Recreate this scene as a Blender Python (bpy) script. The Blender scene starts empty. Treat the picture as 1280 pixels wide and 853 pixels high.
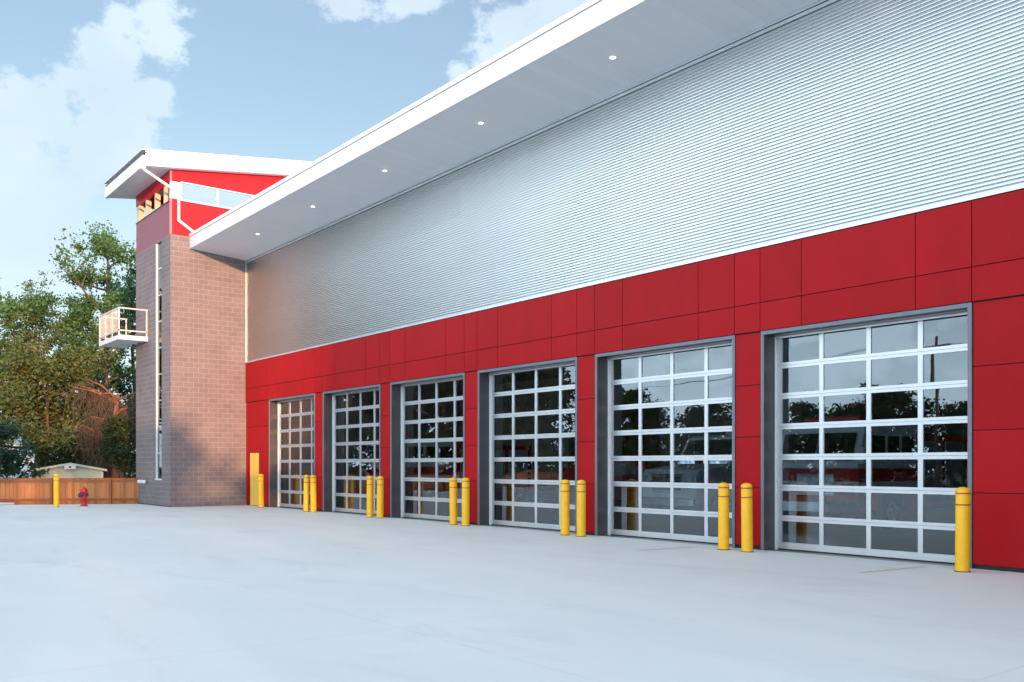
import bpy, math, random
from mathutils import Vector, Matrix, noise as mnoise

scene = bpy.context.scene
COL = scene.collection
R = math.radians

# ------------------------------------------------------------------ camera numbers
FPX, HC, DIST, HORY = 1150.0, 1.68, 15.14, 582.0
_s = math.hypot(900.0, FPX)
FW = (-FPX / _s, 900.0 / _s)
RT = (900.0 / _s, FPX / _s)

def at(u, t, z=0.0):
    """point seen in image column u at depth t"""
    a = (u - 640) / FPX
    return Vector((t * (FW[0] + a * RT[0]), t * (FW[1] + a * RT[1]) - DIST, z))

def on_y(u, y):
    a = (u - 640) / FPX
    dx, dy = FW[0] + a * RT[0], FW[1] + a * RT[1]
    return (y + DIST) / dy * dx

# ------------------------------------------------------------------ node helpers
def newmat(name):
    m = bpy.data.materials.new(name)
    m.use_nodes = True
    nt = m.node_tree
    for n in list(nt.nodes):
        nt.nodes.remove(n)
    out = nt.nodes.new('ShaderNodeOutputMaterial')
    return m, nt, out

def N(nt, typ, **kw):
    n = nt.nodes.new(typ)
    for k, v in kw.items():
        setattr(n, k, v)
    return n

def principled(nt, out, col, rough=0.5, metal=0.0, spec=0.5):
    b = N(nt, 'ShaderNodeBsdfPrincipled')
    b.inputs['Base Color'].default_value = (*col, 1)
    b.inputs['Roughness'].default_value = rough
    b.inputs['Metallic'].default_value = metal
    b.inputs['Specular IOR Level'].default_value = spec
    nt.links.new(b.outputs[0], out.inputs['Surface'])
    return b

def varied(name, col, amt=0.12, scale=3.0, rough=0.5, metal=0.0, bump=0.0, bscale=60.0, spec=0.5, col2=None, detail=5.0, rvar=0.08, dist=0.01):
    """surface with its own uneven colour, roughness and fine relief"""
    m, nt, out = newmat(name)
    b = principled(nt, out, col, rough, metal, spec)
    tc = N(nt, 'ShaderNodeTexCoord')
    nz = N(nt, 'ShaderNodeTexNoise')
    nz.inputs['Scale'].default_value = scale
    nz.inputs['Detail'].default_value = detail
    nz.inputs['Roughness'].default_value = 0.6
    nt.links.new(tc.outputs['Object'], nz.inputs['Vector'])
    mr = N(nt, 'ShaderNodeMapRange')
    mr.inputs['From Min'].default_value = 0.3
    mr.inputs['From Max'].default_value = 0.7
    nt.links.new(nz.outputs['Fac'], mr.inputs['Value'])
    mx = N(nt, 'ShaderNodeMix', data_type='RGBA')
    c2 = col2 or tuple(min(1, c * (1 + amt)) for c in col)
    c1 = col if col2 else tuple(c * (1 - amt) for c in col)
    mx.inputs[6].default_value = (*c1, 1)
    mx.inputs[7].default_value = (*c2, 1)
    nt.links.new(mr.outputs[0], mx.inputs[0])
    nt.links.new(mx.outputs[2], b.inputs['Base Color'])
    rr = N(nt, 'ShaderNodeMapRange')
    rr.inputs['To Min'].default_value = max(0.02, rough - rvar)
    rr.inputs['To Max'].default_value = min(1, rough + rvar)
    nt.links.new(nz.outputs['Fac'], rr.inputs['Value'])
    nt.links.new(rr.outputs[0], b.inputs['Roughness'])
    if bump:
        n2 = N(nt, 'ShaderNodeTexNoise')
        n2.inputs['Scale'].default_value = bscale
        n2.inputs['Detail'].default_value = 4
        nt.links.new(tc.outputs['Object'], n2.inputs['Vector'])
        bp = N(nt, 'ShaderNodeBump')
        bp.inputs['Strength'].default_value = bump
        bp.inputs['Distance'].default_value = dist
        nt.links.new(n2.outputs['Fac'], bp.inputs['Height'])
        nt.links.new(bp.outputs[0], b.inputs['Normal'])
    return m

M = {}
M['red'] = varied('red_panel', (0.50, 0.012, 0.021), 0.07, 0.9, 0.5, bump=0.06, bscale=90, spec=0.18)
def red_panel_mat():
    m, nt, out = newmat('red_panel')
    b = principled(nt, out, (0.46, 0.012, 0.022), 0.5, spec=0.10)
    tc = N(nt, 'ShaderNodeTexCoord'); ge = N(nt, 'ShaderNodeNewGeometry')
    n1 = N(nt, 'ShaderNodeTexNoise'); n1.inputs['Scale'].default_value = 0.8; n1.inputs['Detail'].default_value = 7; n1.inputs['Roughness'].default_value = 0.65
    mp = N(nt, 'ShaderNodeMapping'); mp.inputs['Scale'].default_value = (1.6, 1, 0.5)
    nt.links.new(tc.outputs['Object'], mp.inputs[0]); nt.links.new(mp.outputs[0], n1.inputs['Vector'])
    a = N(nt, 'ShaderNodeMapRange'); a.inputs['From Min'].default_value = 0.3; a.inputs['From Max'].default_value = 0.7; a.inputs['To Min'].default_value = 0.90; a.inputs['To Max'].default_value = 1.07
    nt.links.new(n1.outputs['Fac'], a.inputs['Value'])
    c = N(nt, 'ShaderNodeMapRange'); c.inputs['To Min'].default_value = 0.93; c.inputs['To Max'].default_value = 1.05
    nt.links.new(ge.outputs['Random Per Island'], c.inputs['Value'])
    mu = N(nt, 'ShaderNodeMath', operation='MULTIPLY'); nt.links.new(a.outputs[0], mu.inputs[0]); nt.links.new(c.outputs[0], mu.inputs[1])
    sc = N(nt, 'ShaderNodeVectorMath', operation='SCALE'); sc.inputs[0].default_value = (0.40, 0.0085, 0.0125)
    nt.links.new(mu.outputs[0], sc.inputs['Scale']); nt.links.new(sc.outputs[0], b.inputs['Base Color'])
    r = N(nt, 'ShaderNodeMapRange'); r.inputs['To Min'].default_value = 0.36; r.inputs['To Max'].default_value = 0.56
    nt.links.new(n1.outputs['Fac'], r.inputs['Value']); nt.links.new(r.outputs[0], b.inputs['Roughness'])
    n2 = N(nt, 'ShaderNodeTexNoise'); n2.inputs['Scale'].default_value = 1.4; n2.inputs['Detail'].default_value = 2
    nt.links.new(tc.outputs['Object'], n2.inputs['Vector'])
    bp = N(nt, 'ShaderNodeBump'); bp.inputs['Strength'].default_value = 0.5; bp.inputs['Distance'].default_value = 0.012
    nt.links.new(n2.outputs['Fac'], bp.inputs['Height']); nt.links.new(bp.outputs[0], b.inputs['Normal'])
    return m
M['red'] = red_panel_mat()
M['red_wall'] = varied('red_metal', (0.54, 0.010, 0.018), 0.06, 1.2, 0.45, spec=0.2)
M['white'] = varied('white_painted_metal', (0.71, 0.72, 0.73), 0.03, 1.5, 0.42)
M['rail'] = varied('pale_painted_rail', (0.62, 0.58, 0.57), 0.05, 3, 0.45)
M['soffit'] = None
M['steel'] = varied('grey_steel_channel', (0.17, 0.18, 0.21), 0.10, 2.0, 0.45, metal=0.2)
M['reveal'] = varied('dark_brown_grey_reveal', (0.062, 0.055, 0.058), 0.10, 1.5, 0.38)
M['alu'] = varied('clear_anodised_aluminium', (0.66, 0.67, 0.70), 0.05, 2.5, 0.36, metal=0.65)
M['dark'] = varied('black_rubber', (0.018, 0.019, 0.021), 0.2, 4, 0.7)
M['yellow'] = varied('yellow_plastic', (0.97, 0.50, 0.010), 0.07, 5.5, 0.42, bump=0.05, bscale=40)
M['band'] = varied('red_reflective_tape', (0.42, 0.06, 0.03), 0.1, 6, 0.35)
M['door_yellow'] = varied('yellow_door_paint', (0.93, 0.58, 0.11), 0.05, 3, 0.45)
M['trim'] = varied('galvanised_trim', (0.72, 0.74, 0.77), 0.05, 2, 0.35, metal=0.6)
M['rubber'] = M['dark']
M['chrome'] = varied('chrome', (0.75, 0.76, 0.78), 0.05, 5, 0.12, metal=1.0)
M['fire_red'] = varied('fire_engine_red', (0.52, 0.014, 0.022), 0.06, 3, 0.18)
M['truck_white'] = varied('vehicle_white', (0.78, 0.79, 0.80), 0.03, 3, 0.2)
M['silver'] = varied('silver_paint', (0.62, 0.65, 0.69), 0.05, 3, 0.25, metal=0.2)
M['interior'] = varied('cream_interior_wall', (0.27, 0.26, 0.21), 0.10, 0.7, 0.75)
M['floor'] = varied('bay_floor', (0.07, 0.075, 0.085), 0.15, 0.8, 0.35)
M['hydrant'] = varied('hydrant_red', (0.50, 0.015, 0.03), 0.12, 6, 0.35)
M['hyd_dark'] = varied('hydrant_dark_cap', (0.06, 0.03, 0.06), 0.15, 6, 0.4)
M['shed'] = varied('pale_green_siding', (0.46, 0.52, 0.42), 0.06, 2, 0.6)
M['shed_roof'] = varied('pale_shed_trim', (0.55, 0.60, 0.50), 0.06, 2, 0.6)
M['house'] = varied('pale_house_siding', (0.62, 0.66, 0.72), 0.05, 1, 0.6)
M['roofing'] = varied('grey_shingles', (0.16, 0.16, 0.17), 0.2, 4, 0.8)
M['bark'] = varied('grey_brown_bark', (0.105, 0.075, 0.055), 0.35, 5, 0.9, bump=0.5, bscale=18, dist=0.03)
M['deadwood'] = varied('dry_red_brown_branches', (0.20, 0.085, 0.045), 0.35, 3, 0.9)
M['post_sunlit'] = varied('sunlit_cream_post', (0.66, 0.50, 0.33), 0.10, 3, 0.5)  # cream posts, with warm sunlight put into the colour
M['paint_line'] = varied('worn_yellow_paint', (0.60, 0.47, 0.25), 0.1, 9, 0.7, col2=(0.52, 0.50, 0.46))
M['gravel'] = varied('dry_lawn', (0.07, 0.085, 0.035), 0.4, 0.8, 0.95, bump=0.5, bscale=9, dist=0.05)
M['brown_metal'] = varied('weathered_pole', (0.12, 0.09, 0.07), 0.2, 3, 0.8)

# soffit: plank joints across the overhang
def soffit_mat():
    m, nt, out = newmat('soffit_boards')
    b = principled(nt, out, (0.69, 0.755, 0.80), 0.42)
    tc = N(nt, 'ShaderNodeTexCoord')
    sep = N(nt, 'ShaderNodeSeparateXYZ')
    nt.links.new(tc.outputs['Object'], sep.inputs[0])
    mm = N(nt, 'ShaderNodeMath', operation='MULTIPLY'); mm.inputs[1].default_value = 1 / 0.3
    nt.links.new(sep.outputs[0], mm.inputs[0])
    fr = N(nt, 'ShaderNodeMath', operation='FRACT'); nt.links.new(mm.outputs[0], fr.inputs[0])
    fl = N(nt, 'ShaderNodeMath', operation='FLOOR'); nt.links.new(mm.outputs[0], fl.inputs[0])
    wn = N(nt, 'ShaderNodeTexWhiteNoise', noise_dimensions='1D'); nt.links.new(fl.outputs[0], wn.inputs['W'])
    mr = N(nt, 'ShaderNodeMapRange'); mr.inputs['To Min'].default_value = 0.97; mr.inputs['To Max'].default_value = 1.02
    nt.links.new(wn.outputs['Value'], mr.inputs['Value'])
    lt = N(nt, 'ShaderNodeMath', operation='LESS_THAN'); lt.inputs[1].default_value = 0.05
    nt.links.new(fr.outputs[0], lt.inputs[0])
    sub = N(nt, 'ShaderNodeMath', operation='MULTIPLY'); sub.inputs[1].default_value = 0.06
    nt.links.new(lt.outputs[0], sub.inputs[0])
    s2 = N(nt, 'ShaderNodeMath', operation='SUBTRACT')
    nt.links.new(mr.outputs[0], s2.inputs[0]); nt.links.new(sub.outputs[0], s2.inputs[1])
    mx = N(nt, 'ShaderNodeVectorMath', operation='SCALE')
    mx.inputs[0].default_value = (0.69, 0.755, 0.80)
    nt.links.new(s2.outputs[0], mx.inputs['Scale'])
    nt.links.new(mx.outputs[0], b.inputs['Base Color'])
    r2 = N(nt, 'ShaderNodeMapRange'); r2.inputs['To Min'].default_value = 0.34; r2.inputs['To Max'].default_value = 0.5
    nt.links.new(wn.outputs['Value'], r2.inputs['Value'])
    nt.links.new(r2.outputs[0], b.inputs['Roughness'])
    return m
M['soffit'] = soffit_mat()

def block_mat():
    m, nt, out = newmat('split_face_block')
    b = principled(nt, out, (0.2, 0.17, 0.16), 0.85, spec=0.3)
    uv = N(nt, 'ShaderNodeUVMap'); uv.uv_map = 'UVMap'
    br = N(nt, 'ShaderNodeTexBrick')
    br.inputs['Scale'].default_value = 1.0
    br.inputs['Brick Width'].default_value = 0.405
    br.inputs['Row Height'].default_value = 0.2025
    br.inputs['Mortar Size'].default_value = 0.013
    br.inputs['Mortar Smooth'].default_value = 0.25
    br.inputs['Bias'].default_value = -0.1
    br.inputs['Color1'].default_value = (0.205, 0.17, 0.174, 1)
    br.inputs['Color2'].default_value = (0.175, 0.148, 0.155, 1)
    br.inputs['Mortar'].default_value = (0.275, 0.24, 0.24, 1)
    nt.links.new(uv.outputs[0], br.inputs['Vector'])
    nz = N(nt, 'ShaderNodeTexNoise'); nz.inputs['Scale'].default_value = 1.1; nz.inputs['Detail'].default_value = 8
    nt.links.new(uv.outputs[0], nz.inputs['Vector'])
    mr = N(nt, 'ShaderNodeMapRange'); mr.inputs['To Min'].default_value = 0.78; mr.inputs['To Max'].default_value = 1.22
    nt.links.new(nz.outputs['Fac'], mr.inputs['Value'])
    sc = N(nt, 'ShaderNodeVectorMath', operation='SCALE')
    nt.links.new(br.outputs['Color'], sc.inputs[0]); nt.links.new(mr.outputs[0], sc.inputs['Scale'])
    nt.links.new(sc.outputs[0], b.inputs['Base Color'])
    n2 = N(nt, 'ShaderNodeTexNoise'); n2.inputs['Scale'].default_value = 35; n2.inputs['Detail'].default_value = 5
    nt.links.new(uv.outputs[0], n2.inputs['Vector'])
    iv = N(nt, 'ShaderNodeMath', operation='MULTIPLY_ADD'); iv.inputs[1].default_value = -0.9
    nt.links.new(br.outputs['Fac'], iv.inputs[0]); nt.links.new(n2.outputs['Fac'], iv.inputs[2])
    bp = N(nt, 'ShaderNodeBump'); bp.inputs['Strength'].default_value = 0.5; bp.inputs['Distance'].default_value = 0.012
    nt.links.new(iv.outputs[0], bp.inputs['Height']); nt.links.new(bp.outputs[0], b.inputs['Normal'])
    return m
M['block'] = block_mat()

def metal_wall_mat():
    m, nt, out = newmat('galvalume_corrugated')
    b = principled(nt, out, (0.78, 0.80, 0.82), 0.3, 1.0)
    uv = N(nt, 'ShaderNodeUVMap'); uv.uv_map = 'UVMap'
    br = N(nt, 'ShaderNodeTexBrick')
    br.inputs['Scale'].default_value = 1.0
    br.inputs['Brick Width'].default_value = 6.2
    br.inputs['Row Height'].default_value = 0.8814
    br.inputs['Mortar Size'].default_value = 0.0
    br.inputs['Color1'].default_value = (0.585, 0.60, 0.61, 1)
    br.inputs['Color2'].default_value = (0.635, 0.65, 0.66, 1)
    nt.links.new(uv.outputs[0], br.inputs['Vector'])
    nz = N(nt, 'ShaderNodeTexNoise'); nz.inputs['Scale'].default_value = 2.2; nz.inputs['Detail'].default_value = 6
    nt.links.new(uv.outputs[0], nz.inputs['Vector'])
    mr = N(nt, 'ShaderNodeMapRange'); mr.inputs['To Min'].default_value = 0.97; mr.inputs['To Max'].default_value = 1.03
    nt.links.new(nz.outputs['Fac'], mr.inputs['Value'])
    sc = N(nt, 'ShaderNodeVectorMath', operation='SCALE')
    nt.links.new(br.outputs['Color'], sc.inputs[0]); nt.links.new(mr.outputs[0], sc.inputs['Scale'])
    nt.links.new(sc.outputs[0], b.inputs['Base Color'])
    r2 = N(nt, 'ShaderNodeMapRange'); r2.inputs['To Min'].default_value = 0.30; r2.inputs['To Max'].default_value = 0.36
    nt.links.new(nz.outputs['Fac'], r2.inputs['Value']); nt.links.new(r2.outputs[0], b.inputs['Roughness'])
    return m
M['corr'] = metal_wall_mat()

def glass_mat(name, refl, tint, rough=0.0, wob=0.0):
    m, nt, out = newmat(name)
    fr = N(nt, 'ShaderNodeFresnel'); fr.inputs['IOR'].default_value = 1.5
    ad = N(nt, 'ShaderNodeMath', operation='ADD'); ad.inputs[1].default_value = refl; ad.use_clamp = True
    nt.links.new(fr.outputs[0], ad.inputs[0])
    tr = N(nt, 'ShaderNodeBsdfTransparent'); tr.inputs[0].default_value = (*tint, 1)
    gl = N(nt, 'ShaderNodeBsdfGlossy'); gl.inputs['Color'].default_value = (0.86, 0.94, 1.0, 1); gl.inputs['Roughness'].default_value = rough
    mx = N(nt, 'ShaderNodeMixShader')
    nt.links.new(ad.outputs[0], mx.inputs[0]); nt.links.new(tr.outputs[0], mx.inputs[1]); nt.links.new(gl.outputs[0], mx.inputs[2])
    nt.links.new(mx.outputs[0], out.inputs['Surface'])
    if wob:
        tc = N(nt, 'ShaderNodeTexCoord')
        nz = N(nt, 'ShaderNodeTexNoise'); nz.inputs['Scale'].default_value = 1.3; nz.inputs['Detail'].default_value = 1
        nt.links.new(tc.outputs['Object'], nz.inputs['Vector'])
        bp = N(nt, 'ShaderNodeBump'); bp.inputs['Strength'].default_value = 1.0; bp.inputs['Distance'].default_value = wob
        nt.links.new(nz.outputs['Fac'], bp.inputs['Height']); nt.links.new(bp.outputs[0], gl.inputs['Normal'])
    return m
M['glass'] = glass_mat('door_glazing', 0.10, (0.56, 0.65, 0.71), 0.0, 0.0011)
M['win_glass'] = glass_mat('window_glazing', 0.26, (0.80, 0.85, 0.86))
M['slot_glass'] = glass_mat('slot_glazing', 0.0, (0.25, 0.28, 0.3))
M['car_glass'] = glass_mat('vehicle_glass', 0.08, (0.12, 0.14, 0.15))

def concrete_mat():
    m, nt, out = newmat('pale_concrete')
    b = principled(nt, out, (0.55, 0.55, 0.54), 0.6, spec=0.35)
    tc = N(nt, 'ShaderNodeTexCoord')
    n1 = N(nt, 'ShaderNodeTexNoise'); n1.inputs['Scale'].default_value = 0.16; n1.inputs['Detail'].default_value = 7; n1.inputs['Roughness'].default_value = 0.62
    n2 = N(nt, 'ShaderNodeTexNoise'); n2.inputs['Scale'].default_value = 1.1; n2.inputs['Detail'].default_value = 8
    mp = N(nt, 'ShaderNodeMapping'); mp.inputs['Scale'].default_value = (0.3, 1.1, 1); mp.inputs['Rotation'].default_value = (0, 0, R(20))
    nt.links.new(tc.outputs['Object'], n1.inputs['Vector'])
    nt.links.new(tc.outputs['Object'], mp.inputs['Vector']); nt.links.new(mp.outputs[0], n2.inputs['Vector'])
    n3 = N(nt, 'ShaderNodeTexNoise'); n3.inputs['Scale'].default_value = 55; n3.inputs['Detail'].default_value = 3
    nt.links.new(tc.outputs['Object'], n3.inputs['Vector'])
    a = N(nt, 'ShaderNodeMath', operation='MULTIPLY_ADD'); a.inputs[1].default_value = 0.6
    nt.links.new(n1.outputs['Fac'], a.inputs[0])
    h = N(nt, 'ShaderNodeMath', operation='MULTIPLY'); h.inputs[1].default_value = 0.4
    nt.links.new(n2.outputs['Fac'], h.inputs[0]); nt.links.new(h.outputs[0], a.inputs[2])
    cr = N(nt, 'ShaderNodeValToRGB')
    e = cr.color_ramp.elements
    e[0].position = 0.30; e[0].color = (0.58, 0.60, 0.615, 1)
    e[1].position = 0.66; e[1].color = (0.66, 0.675, 0.685, 1)
    x = e.new(0.5); x.color = (0.62, 0.635, 0.645, 1)
    nt.links.new(a.outputs[0], cr.inputs[0])
    # saw-cut joints
    sep = N(nt, 'ShaderNodeSeparateXYZ'); nt.links.new(tc.outputs['Object'], sep.inputs[0])
    prev = None
    for i, (pitch, off) in enumerate(((4.778, 0.0), (4.6, 1.2))):
        ad = N(nt, 'ShaderNodeMath', operation='ADD'); ad.inputs[1].default_value = 400 + off
        nt.links.new(sep.outputs[i], ad.inputs[0])
        dv = N(nt, 'ShaderNodeMath', operation='MULTIPLY'); dv.inputs[1].default_value = 1 / pitch
        nt.links.new(ad.outputs[0], dv.inputs[0])
        fr = N(nt, 'ShaderNodeMath', operation='FRACT'); nt.links.new(dv.outputs[0], fr.inputs[0])
        lt = N(nt, 'ShaderNodeMath', operation='LESS_THAN'); lt.inputs[1].default_value = 0.006 / pitch
        nt.links.new(fr.outputs[0], lt.inputs[0])
        if prev is None:
            prev = lt
        else:
            mxm = N(nt, 'ShaderNodeMath', operation='MAXIMUM')
            nt.links.new(prev.outputs[0], mxm.inputs[0]); nt.links.new(lt.outputs[0], mxm.inputs[1]); prev = mxm
    dk = N(nt, 'ShaderNodeMath', operation='MULTIPLY'); dk.inputs[1].default_value = 0.45
    nt.links.new(prev.outputs[0], dk.inputs[0])
    mx = N(nt, 'ShaderNodeMix', data_type='RGBA')
    mx.inputs[7].default_value = (0.22, 0.22, 0.22, 1)
    nt.links.new(dk.outputs[0], mx.inputs[0]); nt.links.new(cr.outputs[0], mx.inputs[6])
    st1 = N(nt, 'ShaderNodeTexNoise'); st1.inputs['Scale'].default_value = 0.55; st1.inputs['Detail'].default_value = 9; st1.inputs['Roughness'].default_value = 0.7; st1.inputs['Distortion'].default_value = 0.6
    mp2 = N(nt, 'ShaderNodeMapping'); mp2.inputs['Scale'].default_value = (0.55, 1.5, 1); mp2.inputs['Rotation'].default_value = (0, 0, R(-8))
    nt.links.new(tc.outputs['Object'], mp2.inputs[0]); nt.links.new(mp2.outputs[0], st1.inputs['Vector'])
    sr = N(nt, 'ShaderNodeMapRange', interpolation_type='SMOOTHSTEP'); sr.inputs['From Min'].default_value = 0.52; sr.inputs['From Max'].default_value = 0.70; sr.inputs['To Min'].default_value = 1.0; sr.inputs['To Max'].default_value = 0.91
    nt.links.new(st1.outputs['Fac'], sr.inputs['Value'])
    # fine speckle
    mr = N(nt, 'ShaderNodeMapRange'); mr.inputs['To Min'].default_value = 0.93; mr.inputs['To Max'].default_value = 1.07
    nt.links.new(n3.outputs['Fac'], mr.inputs['Value'])
    sc = N(nt, 'ShaderNodeVectorMath', operation='SCALE')
    smu = N(nt, 'ShaderNodeMath', operation='MULTIPLY'); nt.links.new(mr.outputs[0], smu.inputs[0]); nt.links.new(sr.outputs[0], smu.inputs[1])
    nt.links.new(mx.outputs[2], sc.inputs[0]); nt.links.new(smu.outputs[0], sc.inputs['Scale'])
    nt.links.new(sc.outputs[0], b.inputs['Base Color'])
    bp = N(nt, 'ShaderNodeBump'); bp.inputs['Strength'].default_value = 0.25; bp.inputs['Distance'].default_value = 0.004
    nt.links.new(n3.outputs['Fac'], bp.inputs['Height']); nt.links.new(bp.outputs[0], b.inputs['Normal'])
    return m
M['concrete'] = concrete_mat()

def wood_fence_mat():
    m, nt, out = newmat('cedar_boards')
    b = principled(nt, out, (0.3, 0.13, 0.05), 0.7, spec=0.3)
    uv = N(nt, 'ShaderNodeUVMap'); uv.uv_map = 'UVMap'
    sep = N(nt, 'ShaderNodeSeparateXYZ'); nt.links.new(uv.outputs[0], sep.inputs[0])
    mm = N(nt, 'ShaderNodeMath', operation='MULTIPLY'); mm.inputs[1].default_value = 1 / 0.15
    nt.links.new(sep.outputs[0], mm.inputs[0])
    fl = N(nt, 'ShaderNodeMath', operation='FLOOR'); nt.links.new(mm.outputs[0], fl.inputs[0])
    wn = N(nt, 'ShaderNodeTexWhiteNoise', noise_dimensions='1D'); nt.links.new(fl.outputs[0], wn.inputs['W'])
    nz = N(nt, 'ShaderNodeTexNoise'); nz.inputs['Scale'].default_value = 2.0; nz.inputs['Detail'].default_value = 5
    mp = N(nt, 'ShaderNodeMapping'); mp.inputs['Scale'].default_value = (9, 0.7, 1)
    nt.links.new(uv.outputs[0], mp.inputs[0]); nt.links.new(mp.outputs[0], nz.inputs['Vector'])
    ad = N(nt, 'ShaderNodeMath', operation='ADD'); nt.links.new(wn.outputs['Value'], ad.inputs[0]); nt.links.new(nz.outputs['Fac'], ad.inputs[1])
    cr = N(nt, 'ShaderNodeValToRGB')
    e = cr.color_ramp.elements
    e[0].position = 0.25; e[0].color = (0.34, 0.125, 0.045, 1)
    e[1].position = 0.85; e[1].color = (0.55, 0.23, 0.085, 1)
    hh = N(nt, 'ShaderNodeMath', operation='MULTIPLY'); hh.inputs[1].default_value = 0.5
    nt.links.new(ad.outputs[0], hh.inputs[0]); nt.links.new(hh.outputs[0], cr.inputs[0])
    nt.links.new(cr.outputs[0], b.inputs['Base Color'])
    return m
M['cedar'] = wood_fence_mat()
M['cedar_dark'] = varied('cedar_rail', (0.27, 0.09, 0.035), 0.2, 4, 0.7)

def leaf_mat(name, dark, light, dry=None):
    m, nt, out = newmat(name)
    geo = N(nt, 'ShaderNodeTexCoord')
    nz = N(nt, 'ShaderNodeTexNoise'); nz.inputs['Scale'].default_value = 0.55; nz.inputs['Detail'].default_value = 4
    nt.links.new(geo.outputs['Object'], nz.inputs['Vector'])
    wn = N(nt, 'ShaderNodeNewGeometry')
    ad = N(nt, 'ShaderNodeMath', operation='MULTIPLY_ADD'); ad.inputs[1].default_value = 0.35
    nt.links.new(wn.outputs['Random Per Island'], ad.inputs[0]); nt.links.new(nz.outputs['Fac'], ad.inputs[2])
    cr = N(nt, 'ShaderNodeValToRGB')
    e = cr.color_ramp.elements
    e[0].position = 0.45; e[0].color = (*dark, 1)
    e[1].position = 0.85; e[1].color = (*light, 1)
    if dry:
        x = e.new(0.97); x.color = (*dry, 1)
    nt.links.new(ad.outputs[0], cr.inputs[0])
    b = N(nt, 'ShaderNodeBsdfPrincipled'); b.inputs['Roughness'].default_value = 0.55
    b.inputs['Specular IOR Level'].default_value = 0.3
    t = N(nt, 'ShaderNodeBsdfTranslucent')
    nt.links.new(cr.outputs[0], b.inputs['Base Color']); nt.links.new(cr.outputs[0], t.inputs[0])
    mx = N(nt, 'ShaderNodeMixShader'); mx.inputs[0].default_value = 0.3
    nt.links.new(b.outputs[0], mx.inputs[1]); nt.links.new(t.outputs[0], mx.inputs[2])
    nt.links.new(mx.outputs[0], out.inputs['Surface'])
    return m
M['leaf'] = leaf_mat('green_leaves', (0.045, 0.115, 0.038), (0.12, 0.235, 0.075), (0.22, 0.20, 0.06))
M['leaf_olive'] = leaf_mat('olive_leaves', (0.055, 0.085, 0.025), (0.14, 0.18, 0.055), (0.25, 0.18, 0.05))
M['leaf_blue'] = leaf_mat('blue_green_needles', (0.012, 0.045, 0.03), (0.035, 0.095, 0.06))
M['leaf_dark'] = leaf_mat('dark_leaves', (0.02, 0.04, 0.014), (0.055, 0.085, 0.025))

def emit_mat(name, col, s):
    m, nt, out = newmat(name)
    e = N(nt, 'ShaderNodeEmission'); e.inputs[0].default_value = (*col, 1); e.inputs[1].default_value = s
    nt.links.new(e.outputs[0], out.inputs['Surface'])
    return m
M['lamp'] = emit_mat('lit_downlight_lens', (1.0, 0.90, 0.72), 3.0)

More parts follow.
